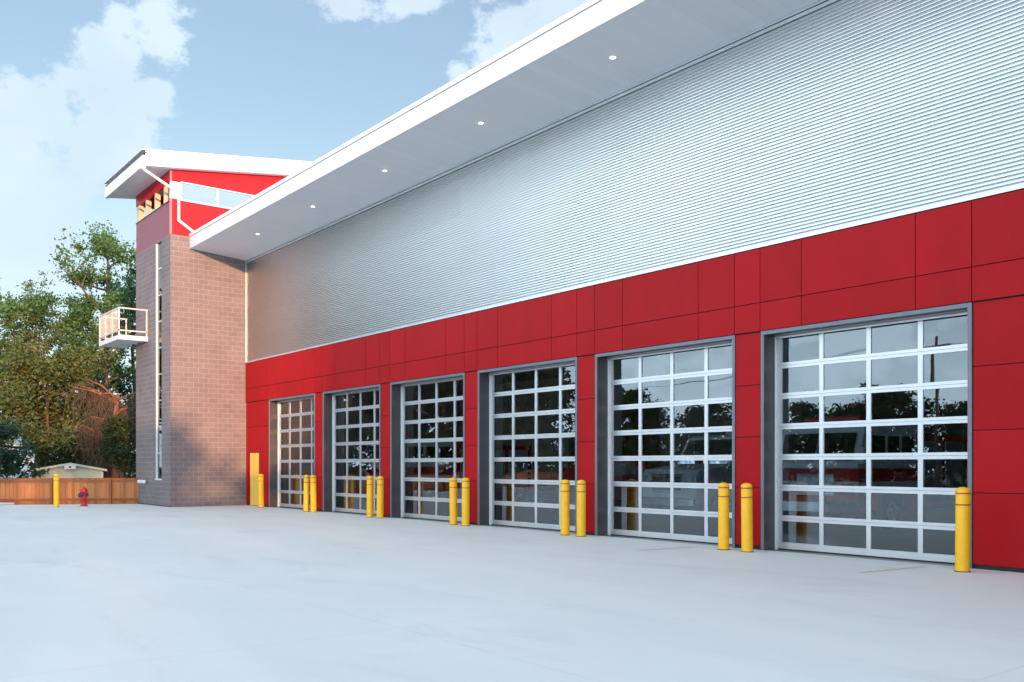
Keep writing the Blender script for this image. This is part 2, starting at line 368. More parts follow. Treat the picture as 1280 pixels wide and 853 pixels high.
# ------------------------------------------------------------------ mesh builder
class MB:
    def __init__(s):
        s.v = []; s.f = []; s.sm = []
    def add(s, vs, fs, smooth=False):
        o = len(s.v)
        s.v.extend([tuple(p) for p in vs])
        for f in fs:
            s.f.append(tuple(i + o for i in f)); s.sm.append(smooth)
    def box(s, x0, x1, y0, y1, z0, z1, rot=None, piv=None):
        vs = [(x, y, z) for x in (x0, x1) for y in (y0, y1) for z in (z0, z1)]
        if rot is not None:
            p = Vector(piv); vs = [rot @ (Vector(q) - p) + p for q in vs]
        s.add(vs, [(0, 1, 3, 2), (4, 6, 7, 5), (0, 4, 5, 1), (2, 3, 7, 6), (0, 2, 6, 4), (1, 5, 7, 3)])
        return s
    def prism(s, poly, axis, a, b):
        """closed polygon extruded along axis; poly in the two other axes in order"""
        n = len(poly)
        def mk(p, c):
            if axis == 'x': return (c, p[0], p[1])
            if axis == 'y': return (p[0], c, p[1])
            return (p[0], p[1], c)
        vs = [mk(p, a) for p in poly] + [mk(p, b) for p in poly]
        fs = [tuple(range(n))[::-1], tuple(range(n, 2 * n))]
        for i in range(n):
            j = (i + 1) % n
            fs.append((i, j, n + j, n + i))
        s.add(vs, fs)
        return s
    def tube(s, pts, rad, n=8, smooth=True, cap=True):
        pts = [Vector(p) for p in pts]
        if not hasattr(rad, '__len__'): rad = [rad] * len(pts)
        vs, fs = [], []
        ref = None
        for i, p in enumerate(pts):
            d = (pts[min(i + 1, len(pts) - 1)] - pts[max(i - 1, 0)])
            d = d.normalized() if d.length > 1e-9 else Vector((0, 0, 1))
            if ref is None:
                ref = d.orthogonal().normalized()
            ref = (ref - d * ref.dot(d))
            ref = ref.normalized() if ref.length > 1e-6 else d.orthogonal().normalized()
            q = d.cross(ref)
            for k in range(n):
                a = 2 * math.pi * k / n
                vs.append(p + (ref * math.cos(a) + q * math.sin(a)) * rad[i])
        for i in range(len(pts) - 1):
            for k in range(n):
                k2 = (k + 1) % n
                fs.append((i * n + k, i * n + k2, (i + 1) * n + k2, (i + 1) * n + k))
        s.add(vs, fs, smooth)
        if cap:
            o = len(s.v) - len(vs)
            s.f.append(tuple(o + k for k in range(n))[::-1]); s.sm.append(False)
            e = o + (len(pts) - 1) * n
            s.f.append(tuple(e + k for k in range(n))); s.sm.append(False)
        return s
    def lathe(s, prof, c=(0, 0, 0), n=24, axis='z', smooth=True):
        vs, fs = [], []
        for (r, h) in prof:
            for k in range(n):
                a = 2 * math.pi * k / n
                p = (r * math.cos(a), r * math.sin(a), h)
                if axis == 'x': p = (p[2], p[0], p[1])
                elif axis == 'y': p = (p[0], p[2], p[1])
                vs.append((p[0] + c[0], p[1] + c[1], p[2] + c[2]))
        m = len(prof)
        for i in range(m - 1):
            for k in range(n):
                k2 = (k + 1) % n
                f = (i * n + k, i * n + k2, (i + 1) * n + k2, (i + 1) * n + k)
                fs.append(f if axis != 'y' else f[::-1])
        s.add(vs, fs, smooth)
        return s
    def build(s, name, mat, parent=None, bevel=0.0, loc=None):
        me = bpy.data.meshes.new(name)
        me.from_pydata(s.v, [], s.f)
        me.polygons.foreach_set('use_smooth', s.sm)
        uv = me.uv_layers.new(name='UVMap')
        me.update()
        for p in me.polygons:
            nx, ny, nz = abs(p.normal.x), abs(p.normal.y), abs(p.normal.z)
            for li in p.loop_indices:
                c = me.vertices[me.loops[li].vertex_index].co
                if nz >= nx and nz >= ny: uv.data[li].uv = (c.x, c.y)
                elif nx >= ny: uv.data[li].uv = (c.y, c.z)
                else: uv.data[li].uv = (c.x, c.z)
        if mat: me.materials.append(M[mat] if isinstance(mat, str) else mat)
        o = bpy.data.objects.new(name, me)
        COL.objects.link(o)
        if parent is not None: o.parent = parent
        if loc is not None: o.location = loc
        if bevel:
            md = o.modifiers.new('edge', 'BEVEL'); md.width = bevel; md.segments = 2; md.limit_method = 'ANGLE'; md.angle_limit = R(40)
        return o

def tag(o, label=None, cat=None, group=None, kind=None):
    if label: o['label'] = label
    if cat: o['category'] = cat
    if group: o['group'] = group
    if kind: o['kind'] = kind
    return o

def thing(name, label, cat, loc=(0, 0, 0), rz=0.0, group=None):
    o = bpy.data.objects.new(name, None)
    COL.objects.link(o)
    o.location = loc; o.rotation_euler = (0, 0, rz)
    return tag(o, label, cat, group)

def kids(o): return list(o.children)

def copy_tree(o, parent=None):
    c = o.copy(); COL.objects.link(c)
    if parent is not None: c.parent = parent
    for ch in kids(o): copy_tree(ch, c)
    return c

# ------------------------------------------------------------------ ground
APZ = -0.5
g = MB(); g.add([(-600, -600, APZ), (600, -600, APZ), (600, 600, APZ), (-600, 600, APZ)], [(0, 1, 2, 3)])
tag(g.build('ground', 'gravel'), kind='structure')
# fence line runs through these two seen points
FA, FB = Vector((-41.95, -3.05)), Vector((-44.75, -8.35))
FD = (FB - FA).normalized()
def fence_pt(s): return FA + FD * s
edge = [fence_pt(0.0), fence_pt(42.0)]
nrm = Vector((-FD.y, FD.x)).normalized()
if nrm.x < 0: nrm = -nrm
e0 = fence_pt(-1.5) + nrm * 0.35; e1 = fence_pt(42.0) + nrm * 0.35
ap = MB()
poly = [(-41.0, 26.0), (-41.0, -1.0), (e0.x, e0.y), (e1.x, e1.y), (e1.x + 12, -52.0), (40, -52.0), (40, 26.0)]
ap.prism(poly, 'z', APZ + 0.001, 0.0)
tag(ap.build('concrete_apron', 'concrete'), kind='structure')
# raised kerb walk beside the fence
k0, k1 = fence_pt(5.0) + nrm * 0.45, fence_pt(40.0) + nrm * 0.45
k2, k3 = k1 + nrm * 1.25, fence_pt(6.2) + nrm * 1.7
kb = MB(); kb.prism([(k0.x, k0.y), (k3.x, k3.y), (k2.x, k2.y), (k1.x, k1.y)], 'z', 0.0015, 0.10)
tag(kb.build('kerb', 'concrete', bevel=0.03), kind='structure')
# worn yellow bay lines
for (ua, va, ub, vb) in ((1156, 708.3, 1076, 716.0), (866, 684.0, 800, 688.5)):
    def gp(u, v):
        a = (u - 640) / FPX; t = HC * FPX / (v - HORY)
        return Vector((t * (FW[0] + a * RT[0]), t * (FW[1] + a * RT[1]) - DIST))
    pa, pb = gp(ua, va), gp(ub, vb)
    d = (pb - pa).normalized(); q = Vector((-d.y, d.x)) * 0.045
    ln = MB(); ln.add([(*(pa - q), 0.004), (*(pa + q), 0.004), (*(pb + q), 0.004), (*(pb - q), 0.004)], [(0, 1, 2, 3)])
    tag(ln.build('painted_line', 'paint_line'), kind='structure')

# ------------------------------------------------------------------ fire station
PITCH, OPW = 4.778, 4.15
XT = -37.58                      # tower face / far end of the bay hall
XE = 3.0                         # near end of the hall
OPEN = [(-11.32 - PITCH * i, -11.32 - PITCH * i + OPW) for i in range(6)]
ZO, ZJ, ZB = 4.34, 4.905, 5.985  # opening head, band joint, top of red band
DEPTH = 24.0

st = thing('fire_station', 'long fire station hall with red panels below silver corrugated cladding and six glazed doors', 'fire station', (-17.3, 0, 0))
SO = Vector((-17.3, 0, 0))
def S(mb, name, mat, parent=None, bevel=0.0):
    o = mb.build(name, mat, parent or st, bevel)
    if parent is None or parent is st: o.location = -SO
    return o

# --- red rain-screen panels, with real open joints
pn = MB(); G = 0.015
def panel(x0, x1, z0, z1, y):
    pn.box(x0 + G / 2, x1 - G / 2, y, y + 0.028, z0 + G / 2, z1 - G / 2)
xs = [XT + 0.012]
for (l, r) in sorted(OPEN):
    xs += [l, l + 0.945, l + 3.2, r]
xs += [-5.2, -3.0, -0.8, 1.2, XE]
xs = sorted(set(xs))
for a, b in zip(xs[:-1], xs[1:]):
    panel(a, b, ZO, ZJ, -0.045); panel(a, b, ZJ, ZB, -0.045)
# piers
so = sorted(OPEN)
piers = [(so[i][1], so[i + 1][0]) for i in range(5)] + [(so[5][1], -5.2), (-5.2, -3.0), (-3.0, -0.8), (-0.8, 1.2), (1.2, XE)]
rows = [0.07, 1.235, 2.25, 3.285, ZO - 0.012]
for (a, b) in piers:
    for z0, z1 in zip(rows[:-1], rows[1:]):
        panel(a + 0.004, b - 0.004, z0, z1, -0.015)
# far pier with the personnel door in it
DX0, DX1, DZ = -37.16, -36.22, 2.2
fa, fb = XT + 0.012, so[0][0]
panel(fa, fb, 3.285, ZO - 0.012, -0.015)
panel(fa, fb, DZ + 0.02, 3.285, -0.015)
panel(fa, DX0, 0.07, DZ + 0.02, -0.015); panel(DX1, fb, 0.07, DZ + 0.02, -0.015)
S(pn, 'red_panel_cladding', 'red')

# --- dark sheathing behind the joints
bk = MB()
edges = [XT + 0.01] + [v for p in so for v in p] + [XE]
for i in range(0, len(edges), 2):
    a, b = edges[i], edges[i + 1]
    if i == 0:
        bk.box(a, DX0, 0.02, 0.17, 0, ZO); bk.box(DX1, b, 0.02, 0.17, 0, ZO); bk.box(DX0, DX1, 0.02, 0.17, DZ, ZO)
    else:
        bk.box(a + 0.002, b - 0.002, 0.02, 0.17, 0, ZO)
bk.box(XT + 0.01, XE, 0.02, 0.17, ZO, 10.4)
S(bk, 'backing_wall', 'dark')

# --- personnel door
pd = MB(); pd.box(DX0 + 0.04, DX1 - 0.04, 0.012, 0.06, 0.02, DZ - 0.04)
pdo = S(pd, 'personnel_door', 'door_yellow')
tag(pdo, 'yellow personnel door in the far red pier beside the tower')
df = MB(); df.box(DX0, DX0 + 0.04, 0.0, 0.1, 0, DZ); df.box(DX1 - 0.04, DX1, 0.0, 0.1, 0, DZ); df.box(DX0 + 0.04, DX1 - 0.04, 0.0, 0.1, DZ - 0.04, DZ)
df.build('door_frame', 'door_yellow', pdo)
hd = MB(); hd.tube([(DX1 - 0.12, 0.012, 1.02), (DX1 - 0.12, -0.03, 1.02), (DX1 - 0.24, -0.03, 1.02)], 0.012, 6)
hd.build('door_handle', 'chrome', pdo)

# --- corrugated cladding: true waves
def corrugated(x0, x1, z0, z1, yb, pitch, depth, nx=1):
    """rib: broad outer face, narrow groove"""
    prof = ((0.0, 1.0), (0.27, 1.05), (0.54, 1.0), (0.66, 0.1), (0.78, 0.0), (0.90, 0.1))
    mb = MB(); nrow = int(round((z1 - z0) / pitch)); p = (z1 - z0) / nrow
    vs, fs, w = [], [], nx + 1
    lv = [(r_ + a, d) for r_ in range(nrow) for (a, d) in prof] + [(nrow, 1.0)]
    for (ph, d) in lv:
        for k in range(nx + 1):
            vs.append((x0 + (x1 - x0) * k / nx, yb - depth * d, z0 + ph * p))
    for i in range(len(lv) - 1):
        for k in range(nx):
            fs.append((i * w + k, i * w + k + 1, (i + 1) * w + k + 1, (i + 1) * w + k))
    mb.add(vs, fs, False)
    return mb, nrow, p
CZ0, CZ1 = 6.05, 10.19
cw, nrow, cp = corrugated(XT + 0.05, XE, CZ0, CZ1, -0.008, 0.0678, 0.030)
for ix in range(26):
    x = XT + 0.75 + ix * 1.58
    for r_ in range(2, nrow, 5):
        z = CZ0 + (r_ + 0.32) * cp
        cw.box(x - 0.008, x + 0.008, -0.043, -0.034, z - 0.008, z + 0.008)
S(cw, 'corrugated_cladding', 'corr')
tr = MB()
tr.box(XT + 0.012, XE, -0.055, -0.002, ZB + 0.012, CZ0)              # base flashing
tr.box(XT + 0.006, XT + 0.05, -0.05, -0.004, CZ0, 10.2)               # corner flashing
S(tr, 'cladding_flashing', 'trim')
fz = MB(); fz.box(XT + 0.012, XE, -0.06, -0.004, 10.20, 10.265); fz.box(XT + 0.012, XE, -0.075, -0.004, 10.285, 10.33)
S(fz, 'frieze_trim', 'trim')

# --- roof with overhang
YO = -2.38
# two roof slabs; open strip between them added to let skylight onto the vehicles
def rtop(y): return 11.07 + (y - YO) * 0.02
rf = MB(); rf.prism([(YO + 0.02, 10.53), (YO + 0.02, 11.07), (3.2, rtop(3.2)), (3.2, 10.75), (-0.1, 10.56)], 'x', XT + 0.012, XE + 1.0)
rf.prism([(4.8, 10.8), (4.8, rtop(4.8)), (DEPTH, rtop(DEPTH)), (DEPTH, 11.3)], 'x', XT + 0.012, XE + 1.0)
for k in range(9):
    x = XT + 0.5 + k * 4.9; rf.box(x, x + 0.5, 3.201, 4.799, 10.8, 11.1)
roof = S(rf, 'roof', 'white')
fc = MB(); fc.box(XT + 0.012, XE + 1.02, YO - 0.02, YO + 0.018, 10.50, 10.962)
fc.box(XT + 0.012, XE + 1.02, YO - 0.045, YO + 0.018, 10.978, 11.10)
o = fc.build('fascia', 'white', roof, 0.004)
sf = MB(); sf.prism([(YO + 0.019, 10.505), (YO + 0.019, 10.525), (-0.004, 10.35), (-0.004, 10.33)], 'x', XT + 0.012, XE + 1.0)
sf.build('soffit', 'soffit', roof)
# lit downlights
LX = [-33.30, -28.62, -23.83, -19.00, -14.20, -9.42, -4.64]
for i, x in enumerate(LX):
    y = -1.28; zs = 10.33 + (10.505 - 10.33) * (y / (YO + 0.019))
    rg = MB(); rg.lathe([(0.062, -0.001), (0.085, -0.007), (0.095, 0.002)], (x, y, zs - 0.002), 20)
    ro = S(rg, 'downlight', 'white')
    ls = MB(); ls.lathe([(0.0005, 0.0), (0.064, 0.0)], (x, y, zs - 0.004), 20)
    ls.build('lens', 'lamp', ro)
    ld = bpy.data.lights.new('downlight_beam', 'SPOT'); ld.energy = 26; ld.color = (1.0, 0.66, 0.36); ld.spot_size = R(95); ld.spot_blend = 0.8; ld.shadow_soft_size = 0.07
    lo = bpy.data.objects.new('downlight_beam', ld); COL.objects.link(lo); lo.location = (x, y, zs - 0.03)

# --- garage doors: one prototype with parts, copied into the other five openings
YD = 0.36
def garage_door(l, r):
    ce = MB()
    x0, x1 = l + 0.13, r - 0.10
    sec = 0.606; top = 7 * sec
    cols = [x0 + (x1 - x0) * k / 4 for k in range(5)]
    th = 0.045
    for s_ in range(7):
        z0, z1 = s_ * sec + 0.03, (s_ + 1) * sec + 0.03 - 0.005
        rb = 0.125 if s_ == 0 else 0.055
        rt = 0.055
        ce.box(x0, x1, YD, YD + th, z0, z0 + rb); ce.box(x0, x1, YD, YD + th, z1 - rt, z1)
        for k in range(5):
            w = 0.085 if k in (0, 4) else 0.09
            a = cols[k] if k == 0 else (cols[k] - w if k == 4 else cols[k] - w / 2)
            ce.box(a, a + w, YD + 0.002, YD + th - 0.002, z0 + rb, z1 - rt)
    d = S(ce, 'garage_door', 'alu')
    gz = MB(); rnd = random.Random(int(abs(l) * 100))
    for s_ in range(7):
        z0, z1 = s_ * sec + 0.03, (s_ + 1) * sec + 0.03 - 0.005
        zb, zt = z0 + (0.125 if s_ == 0 else 0.055) - 0.01, z1 - 0.045
        for k in range(4):
            a, b = cols[k] + 0.04, cols[k + 1] - 0.04
            y = YD + 0.022
            j = [rnd.uniform(-0.0016, 0.0016) for _ in range(3)]
            gz.add([(a, y + j[0], zb), (b, y + j[1], zb), (b, y + j[1] + j[2], zt), (a, y + j[0] + j[2], zt)], [(0, 1, 2, 3)])
    gz.build('glazing', 'glass', d)
    sl = MB(); sl.box(x0, x1, YD + 0.005, YD + th, 0.003, 0.03)
    sl.build('bottom_seal', 'dark', d)
    for (a, b) in ((l + 0.085, x0 - 0.008), (x1 + 0.008, r - 0.06)):
        ts = MB(); ts.box(a, b, YD - 0.045, YD + 0.05, 0.005, ZO - 0.06); ts.build('side_seal', 'white', d)
    return d
for i, (l, r) in enumerate(OPEN):
    d = garage_door(l, r)
    ch = MB()                                        # steel channel round the opening, flush with the cladding
    ch.box(l + 0.004, l + 0.075, -0.03, -0.006, 0.004, ZO - 0.08); ch.box(r - 0.075, r - 0.004, -0.03, -0.006, 0.004, ZO - 0.08)
    ch.box(l + 0.004, r - 0.004, -0.03, -0.006, ZO - 0.08, ZO - 0.004)
    ds = S(ch, 'door_surround', 'steel', bevel=0.004)
    rv = MB()
    rv.box(l + 0.012, l + 0.082, -0.005, 0.55, 0.004, ZO - 0.02); rv.box(r - 0.082, r - 0.012, -0.005, 0.55, 0.004, ZO - 0.02)
    rv.box(l + 0.083, r - 0.083, -0.005, 0.33, ZO - 0.06, ZO - 0.015)
    rv.build('reveal', 'reveal', ds)
    hb = MB(); hb.box(l + 0.09, r - 0.09, 0.28, 0.32, 4.20, 4.235); hb.box(l + 0.09, r - 0.09, 0.31, 0.35, 4.255, 4.28)
    hb.build('head_track', 'alu', ds)

# --- bay interior
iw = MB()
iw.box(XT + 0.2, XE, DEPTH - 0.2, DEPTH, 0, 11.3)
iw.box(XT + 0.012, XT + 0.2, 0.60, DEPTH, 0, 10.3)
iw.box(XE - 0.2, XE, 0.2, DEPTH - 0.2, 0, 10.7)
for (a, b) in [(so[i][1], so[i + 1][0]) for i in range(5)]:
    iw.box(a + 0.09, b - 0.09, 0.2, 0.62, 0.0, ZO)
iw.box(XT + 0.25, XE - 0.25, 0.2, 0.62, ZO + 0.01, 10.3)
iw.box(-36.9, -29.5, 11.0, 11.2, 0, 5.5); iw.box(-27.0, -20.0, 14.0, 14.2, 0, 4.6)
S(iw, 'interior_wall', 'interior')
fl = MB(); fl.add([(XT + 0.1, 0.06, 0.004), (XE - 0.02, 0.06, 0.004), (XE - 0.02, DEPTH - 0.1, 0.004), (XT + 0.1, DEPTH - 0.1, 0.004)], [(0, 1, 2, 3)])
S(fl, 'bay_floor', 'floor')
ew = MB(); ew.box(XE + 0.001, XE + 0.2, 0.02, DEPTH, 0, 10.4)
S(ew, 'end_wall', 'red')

wg_ = MB(); wg_.box(1.2, XE + 9, -7.0, -0.12, 0, 8.4)  # unseen wing, added to darken the near end of the facade
S(wg_, 'added_shade_wing', 'block')
# ------------------------------------------------------------------ tower
TX0, TX1, TY0, TY1 = -42.29, XT, -3.16, 3.6
ZK = 10.99                                  # top of the blockwork
tw = thing('brick_tower', 'grey brown block tower with red upper storey at the far end of the hall', 'tower', ((TX0 + TX1) / 2, 0, 0))
TO = Vector(((TX0 + TX1) / 2, 0, 0))
def T(mb, name, mat, parent=None, bevel=0.0):
    o = mb.build(name, mat, parent or tw, bevel)
    if parent is None: o.location = -TO
    return o
SL0, SL1, SZ0, SZ1 = -39.46, -38.70, 1.10, 10.93     # tall slot window on the apron side
bw = MB()
W = 0.25
bw.box(TX0, SL0, TY0, TY0 + W, 0, ZK); bw.box(SL1, TX1, TY0, TY0 + W, 0, ZK)
bw.box(SL0, SL1, TY0, TY0 + W, 0, SZ0); bw.box(SL0, SL1, TY0, TY0 + W, SZ1, ZK)
bw.box(TX1 - W, TX1, TY0 + W, TY1, 0, ZK); bw.box(TX0, TX0 + W, TY0 + W, TY1, 0, ZK); bw.box(TX0 + W, TX1 - W, TY1 - W, TY1, 0, ZK)
T(bw, 'block_wall', 'block')
sw = MB()
sw.box(SL0 + 0.002, SL0 + 0.06, TY0 - 0.003, TY0 + 0.2, SZ0 + 0.03, SZ1 - 0.003)
sw.box(SL1 - 0.05, SL1 - 0.002, TY0 + 0.10, TY0 + 0.22, SZ0 + 0.03, SZ1 - 0.003)
sw.box(SL0 - 0.02, SL1 + 0.05, TY0 - 0.04, TY0 + 0.22, SZ0 - 0.03, SZ0 + 0.03)
slot = T(sw, 'slot_window', 'white')
for k in range(1, 9):
    z = SZ0 + (SZ1 - SZ0) * k / 9
    fm = MB(); fm.box(SL0 + 0.06, SL1 - 0.05, TY0 + 0.03, TY0 + 0.08, z - 0.03, z + 0.03)
    fm.build('window_bar', 'trim', slot)
yp = TY0 + 0.06
gp_ = MB(); gp_.add([(SL0 + 0.06, yp, SZ0), (SL1 - 0.05, yp, SZ0), (SL1 - 0.05, yp, SZ1), (SL0 + 0.06, yp, SZ1)], [(0, 1, 2, 3)])
gp_.build('pane', 'slot_glass', slot)

# red upper storey
ZW0, ZW1 = 12.40, 13.17
YR0, ZR0, RS = -4.22, 13.42, 0.135          # roof underside at its low edge, and its slope
def zr(y): return ZR0 + RS * (y - YR0)
ru = MB()
def wallx(x0, x1):
    ru.box(x0, x1, TY0 + 0.06, TY1, ZK + 0.003, ZW0)
    ru.prism([(TY0 + 0.06, ZW1), (TY1, ZW1), (TY1, zr(TY1) + 0.02), (TY0 + 0.06, zr(TY0 + 0.06) + 0.02)], 'x', x0, x1)
wallx(TX1 - 0.13, TX1 + 0.005); wallx(TX0 - 0.005, TX0 + 0.13)
ru.box(TX0 + 0.13, TX1 - 0.13, TY1 - 0.14, TY1, ZK + 0.003, ZW0); ru.box(TX0 + 0.13, TX1 - 0.13, TY1 - 0.14, TY1, ZW1, zr(TY1))
ru.box(TX0 + 0.0, TX1 - 0.132, TY0 + 0.0, TY0 + 0.12, 13.10, zr(TY0) + 0.02)
T(ru, 'red_upper_wall', 'red_wall')
cr_, _, _ = corrugated(TX0, TX1 - 0.10, ZK + 0.01, 12.34, TY0 + 0.03, 0.0678, 0.022)
M['mauve'] = varied('dusty_red_ribbed_metal', (0.36, 0.13, 0.17), 0.06, 1.2, 0.42, metal=0.2)
crp = T(cr_, 'corrugated_red_panel', 'mauve')
bx = MB(); bx.box(TX0 + 0.002, TX1 - 0.14, TY0 + 0.035, TY0 + 0.12, ZK + 0.005, 12.34)
bx.build('backing', 'mauve', crp)
ct = MB(); ct.box(TX1 - 0.10, TX1 + 0.012, TY0 - 0.015, TY0 + 0.055, ZK + 0.004, 12.42); ct.box(TX1 - 0.10, TX1 + 0.012, TY0 - 0.015, TY0 + 0.055, 13.12, zr(TY0))
T(ct, 'corner_trim', varied('pink_red_trim', (0.58, 0.16, 0.18), 0.05, 2, 0.4))
cs = MB(); cs.box(TX0 - 0.01, TX1 - 0.10, TY0 - 0.02, TY0 + 0.06, 12.34, 12.375)
T(cs, 'sill_trim', 'reveal')
# corner post and side window band
wf = MB()
wf.box(TX1 - 0.11, TX1 + 0.02, TY0 - 0.01, TY0 + 0.42, ZW0 + 0.025, ZW1 - 0.05)
wf.box(TX1 - 0.09, TX1 + 0.012, TY0 + 0.42, TY1, ZW0, ZW0 + 0.06); wf.box(TX1 - 0.09, TX1 + 0.012, TY0 + 0.42, TY1, ZW1 - 0.04, ZW1)
for y in (-1.26, 0.26, 1.78, 3.3):
    wf.box(TX1 - 0.09, TX1 + 0.016, y - 0.035, y + 0.035, ZW0 + 0.06, ZW1 - 0.04)
sidew = T(wf, 'side_window', 'white')
wg = MB(); wg.add([(TX1 - 0.03, TY0 + 0.42, ZW0 + 0.05), (TX1 - 0.03, TY1 - 0.1, ZW0 + 0.05), (TX1 - 0.03, TY1 - 0.1, ZW1 - 0.03), (TX1 - 0.03, TY0 + 0.42, ZW1 - 0.03)], [(0, 1, 2, 3)])
wg.build('pane', 'win_glass', sidew)
wf2 = MB()
wf2.box(TX0 - 0.01, TX0 + 0.09, TY0 + 0.06, TY1, ZW0, ZW0 + 0.06); wf2.box(TX0 - 0.01, TX0 + 0.09, TY0 + 0.06, TY1, ZW1 - 0.04, ZW1)
for y in (-2.9, -1.26, 0.26, 1.78, 3.3):
    wf2.box(TX0 - 0.01, TX0 + 0.09, y - 0.035, y + 0.035, ZW0 + 0.06, ZW1 - 0.04)
T(wf2, 'side_window', 'white')
# apron-side lookout openings with posts
for (a, b) in ((TX0 + 0.05, TX0 + 0.45), (-40.98, -40.80), (-39.73, -39.55), (-38.53, -38.35)):
    pm = MB(); pm.box(a, b, TY0 + 0.02, TY0 + 0.22, 12.376, 13.098)
    T(pm, 'lookout_post', 'post_sunlit', bevel=0.008)
fr_ = MB(); fr_.box(TX0 + 0.14, TX1 - 0.14, TY0 + 0.2, TY1 - 0.2, 11.6, 11.75)
T(fr_, 'lookout_floor', 'interior')

# sloping roof of the tower
RX0, RX1, YR1 = -42.72, -37.17, 4.4
tr_ = MB(); tr_.prism([(YR0, zr(YR0) + 0.02), (YR1, zr(YR1) + 0.02), (YR1, zr(YR1) + 0.57), (YR0, zr(YR0) + 0.57)], 'x', RX0 + 0.03, RX1 - 0.03)
troof = T(tr_, 'roof', 'soffit')
for (a, b) in ((RX1 - 0.029, RX1), (RX0, RX0 + 0.029)):
    rk = MB()
    rk.prism([(YR0 - 0.03, zr(YR0) - 0.01), (YR1 + 0.03, zr(YR1) - 0.01), (YR1 + 0.03, zr(YR1) + 0.60), (YR0 - 0.03, zr(YR0) + 0.60)], 'x', a, b)
    rk.build('rake_board', 'white', troof)
gt = MB(); gt.box(RX0 + 0.03, RX1 - 0.03, YR0 - 0.14, YR0 - 0.001, zr(YR0) - 0.05, zr(YR0) + 0.40)
gt.build('gutter', 'white', troof, 0.01)
de = MB(); de.box(RX0 - 0.03, RX1 + 0.0, YR0 - 0.10, YR0 + 0.03, zr(YR0) + 0.47, zr(YR0) + 0.52)
de.build('drip_edge', 'reveal', troof)
dc = MB(); dc.prism([(YR0 - 0.17, zr(YR0) + 0.585), (YR1, zr(YR1) + 0.585), (YR1, zr(YR1) + 0.62), (YR0 - 0.17, zr(YR0) + 0.62)], 'x', RX0 - 0.02, RX1 + 0.015)
dc.build('roof_sheet', 'white', troof)
# downspout from the gutter to the hall roof
dsx = TX1 + 0.075
dp = MB()
PP = [(RX1 - 0.12, YR0 - 0.07, zr(YR0) - 0.02), (RX1 - 0.12, YR0 - 0.06, zr(YR0) - 0.14), (dsx, -2.98, 12.72), (dsx, -2.86, 12.56), (dsx, -2.86, 11.56), (dsx, -2.2, 11.14)]
for p_, q_ in zip(PP[:-1], PP[1:]):
    p_, q_ = Vector(p_), Vector(q_); e_ = (q_ - p_).normalized() * 0.02
    dp.tube([p_ - e_, q_ + e_], 0.062, 4, smooth=False)
T(dp, 'downspout', 'white')
cb = MB(); cb.box(RX1 - 0.24, RX1 - 0.005, YR0 - 0.17, YR0 - 0.03, zr(YR0) - 0.14, zr(YR0) + 0.36)
T(cb, 'conductor_box', 'white', bevel=0.01)

# balcony
BX0, BX1, BY0, BZ = -43.66, -40.55, -4.36, 6.98
bd = MB(); bd.box(BX0, BX1, BY0, TY0 - 0.002, BZ + 0.12, BZ + 0.19)
bd.box(BX0, BX1, BY0, BY0 + 0.06, BZ, BZ + 0.119); bd.box(BX1 - 0.06, BX1, BY0 + 0.061, TY0 - 0.002, BZ, BZ + 0.119); bd.box(BX0, BX0 + 0.06, BY0 + 0.061, TY0 - 0.002, BZ, BZ + 0.119)
for x in (-42.9, -42.1, -41.3):
    bd.box(x, x + 0.05, BY0 + 0.062, TY0 - 0.002, BZ + 0.02, BZ + 0.119)
bal = T(bd, 'balcony', 'white')
tag(bal, 'small white steel balcony with railings on the apron side of the tower')
rl = MB()
zt = 8.33; rr = 0.026
def sq(x, y, z0, z1, w=rr): rl.box(x - w, x + w, y - w, y + w, z0, z1)
cor = [(BX1 - rr, BY0 + rr), (BX0 + rr, BY0 + rr)]
for (x, y) in cor: sq(x, y, BZ + 0.191, zt - 2 * rr)
sq(BX1 - rr, TY0 - 0.05, BZ + 0.191, zt - 2 * rr); sq(BX0 + 1.0, BY0 + rr, BZ + 0.191, zt - 2 * rr - 0.001, 0.017); sq(BX0 + 2.05, BY0 + rr, BZ + 0.191, zt - 2 * rr - 0.001, 0.017)
sq(BX0 + rr, TY0 - 0.05, BZ + 0.191, zt - 2 * rr)
for (z0, z1) in ((zt - 2 * rr, zt), (BZ + 0.36, BZ + 0.41)):
    rl.box(BX0 + 2 * rr + 0.001, BX1 - 2 * rr - 0.001, BY0, BY0 + 2 * rr, z0, z1)
    rl.box(BX1 - 2 * rr, BX1, BY0, TY0 - 0.004, z0 + 0.001, z1 + 0.001); rl.box(BX0, BX0 + 2 * rr, BY0, TY0 - 0.004, z0 + 0.001, z1 + 0.001)
rl.build('railing', 'rail', bal)
ms = MB()
for k in range(1, 26):
    x = BX0 + 0.07 + k * 0.115
    if x < BX1 - 0.1: ms.box(x - 0.006, x + 0.006, BY0 + 0.022, BY0 + 0.034, BZ + 0.41, zt - 2 * rr)
ms.build('baluster', 'rail', bal)
# twin flood light
flm = MB(); flm.box(-41.0, -40.86, TY0 - 0.06, TY0 - 0.002, 0.93, 1.07); flm.box(-41.25, -40.6, TY0 - 0.05, TY0 - 0.02, 0.985, 1.015)
flo = T(flm, 'flood_light', 'dark')
for x in (-41.28, -40.60, -40.93):
    h = MB(); h.lathe([(0.0005, -0.16), (0.06, -0.16), (0.09, -0.06), (0.05, -0.01), (0.0005, 0.0)], (x, TY0 - 0.06, 0.98), 14, 'y')
    h.build('lamp_head', 'white', flo)
tp = MB(); tp.box(TX0 - 0.01, TX1 + 0.004, TY0 - 0.006, TY0 - 0.001, 0.0, 0.035)
T(tp, 'base_strip', 'dark')

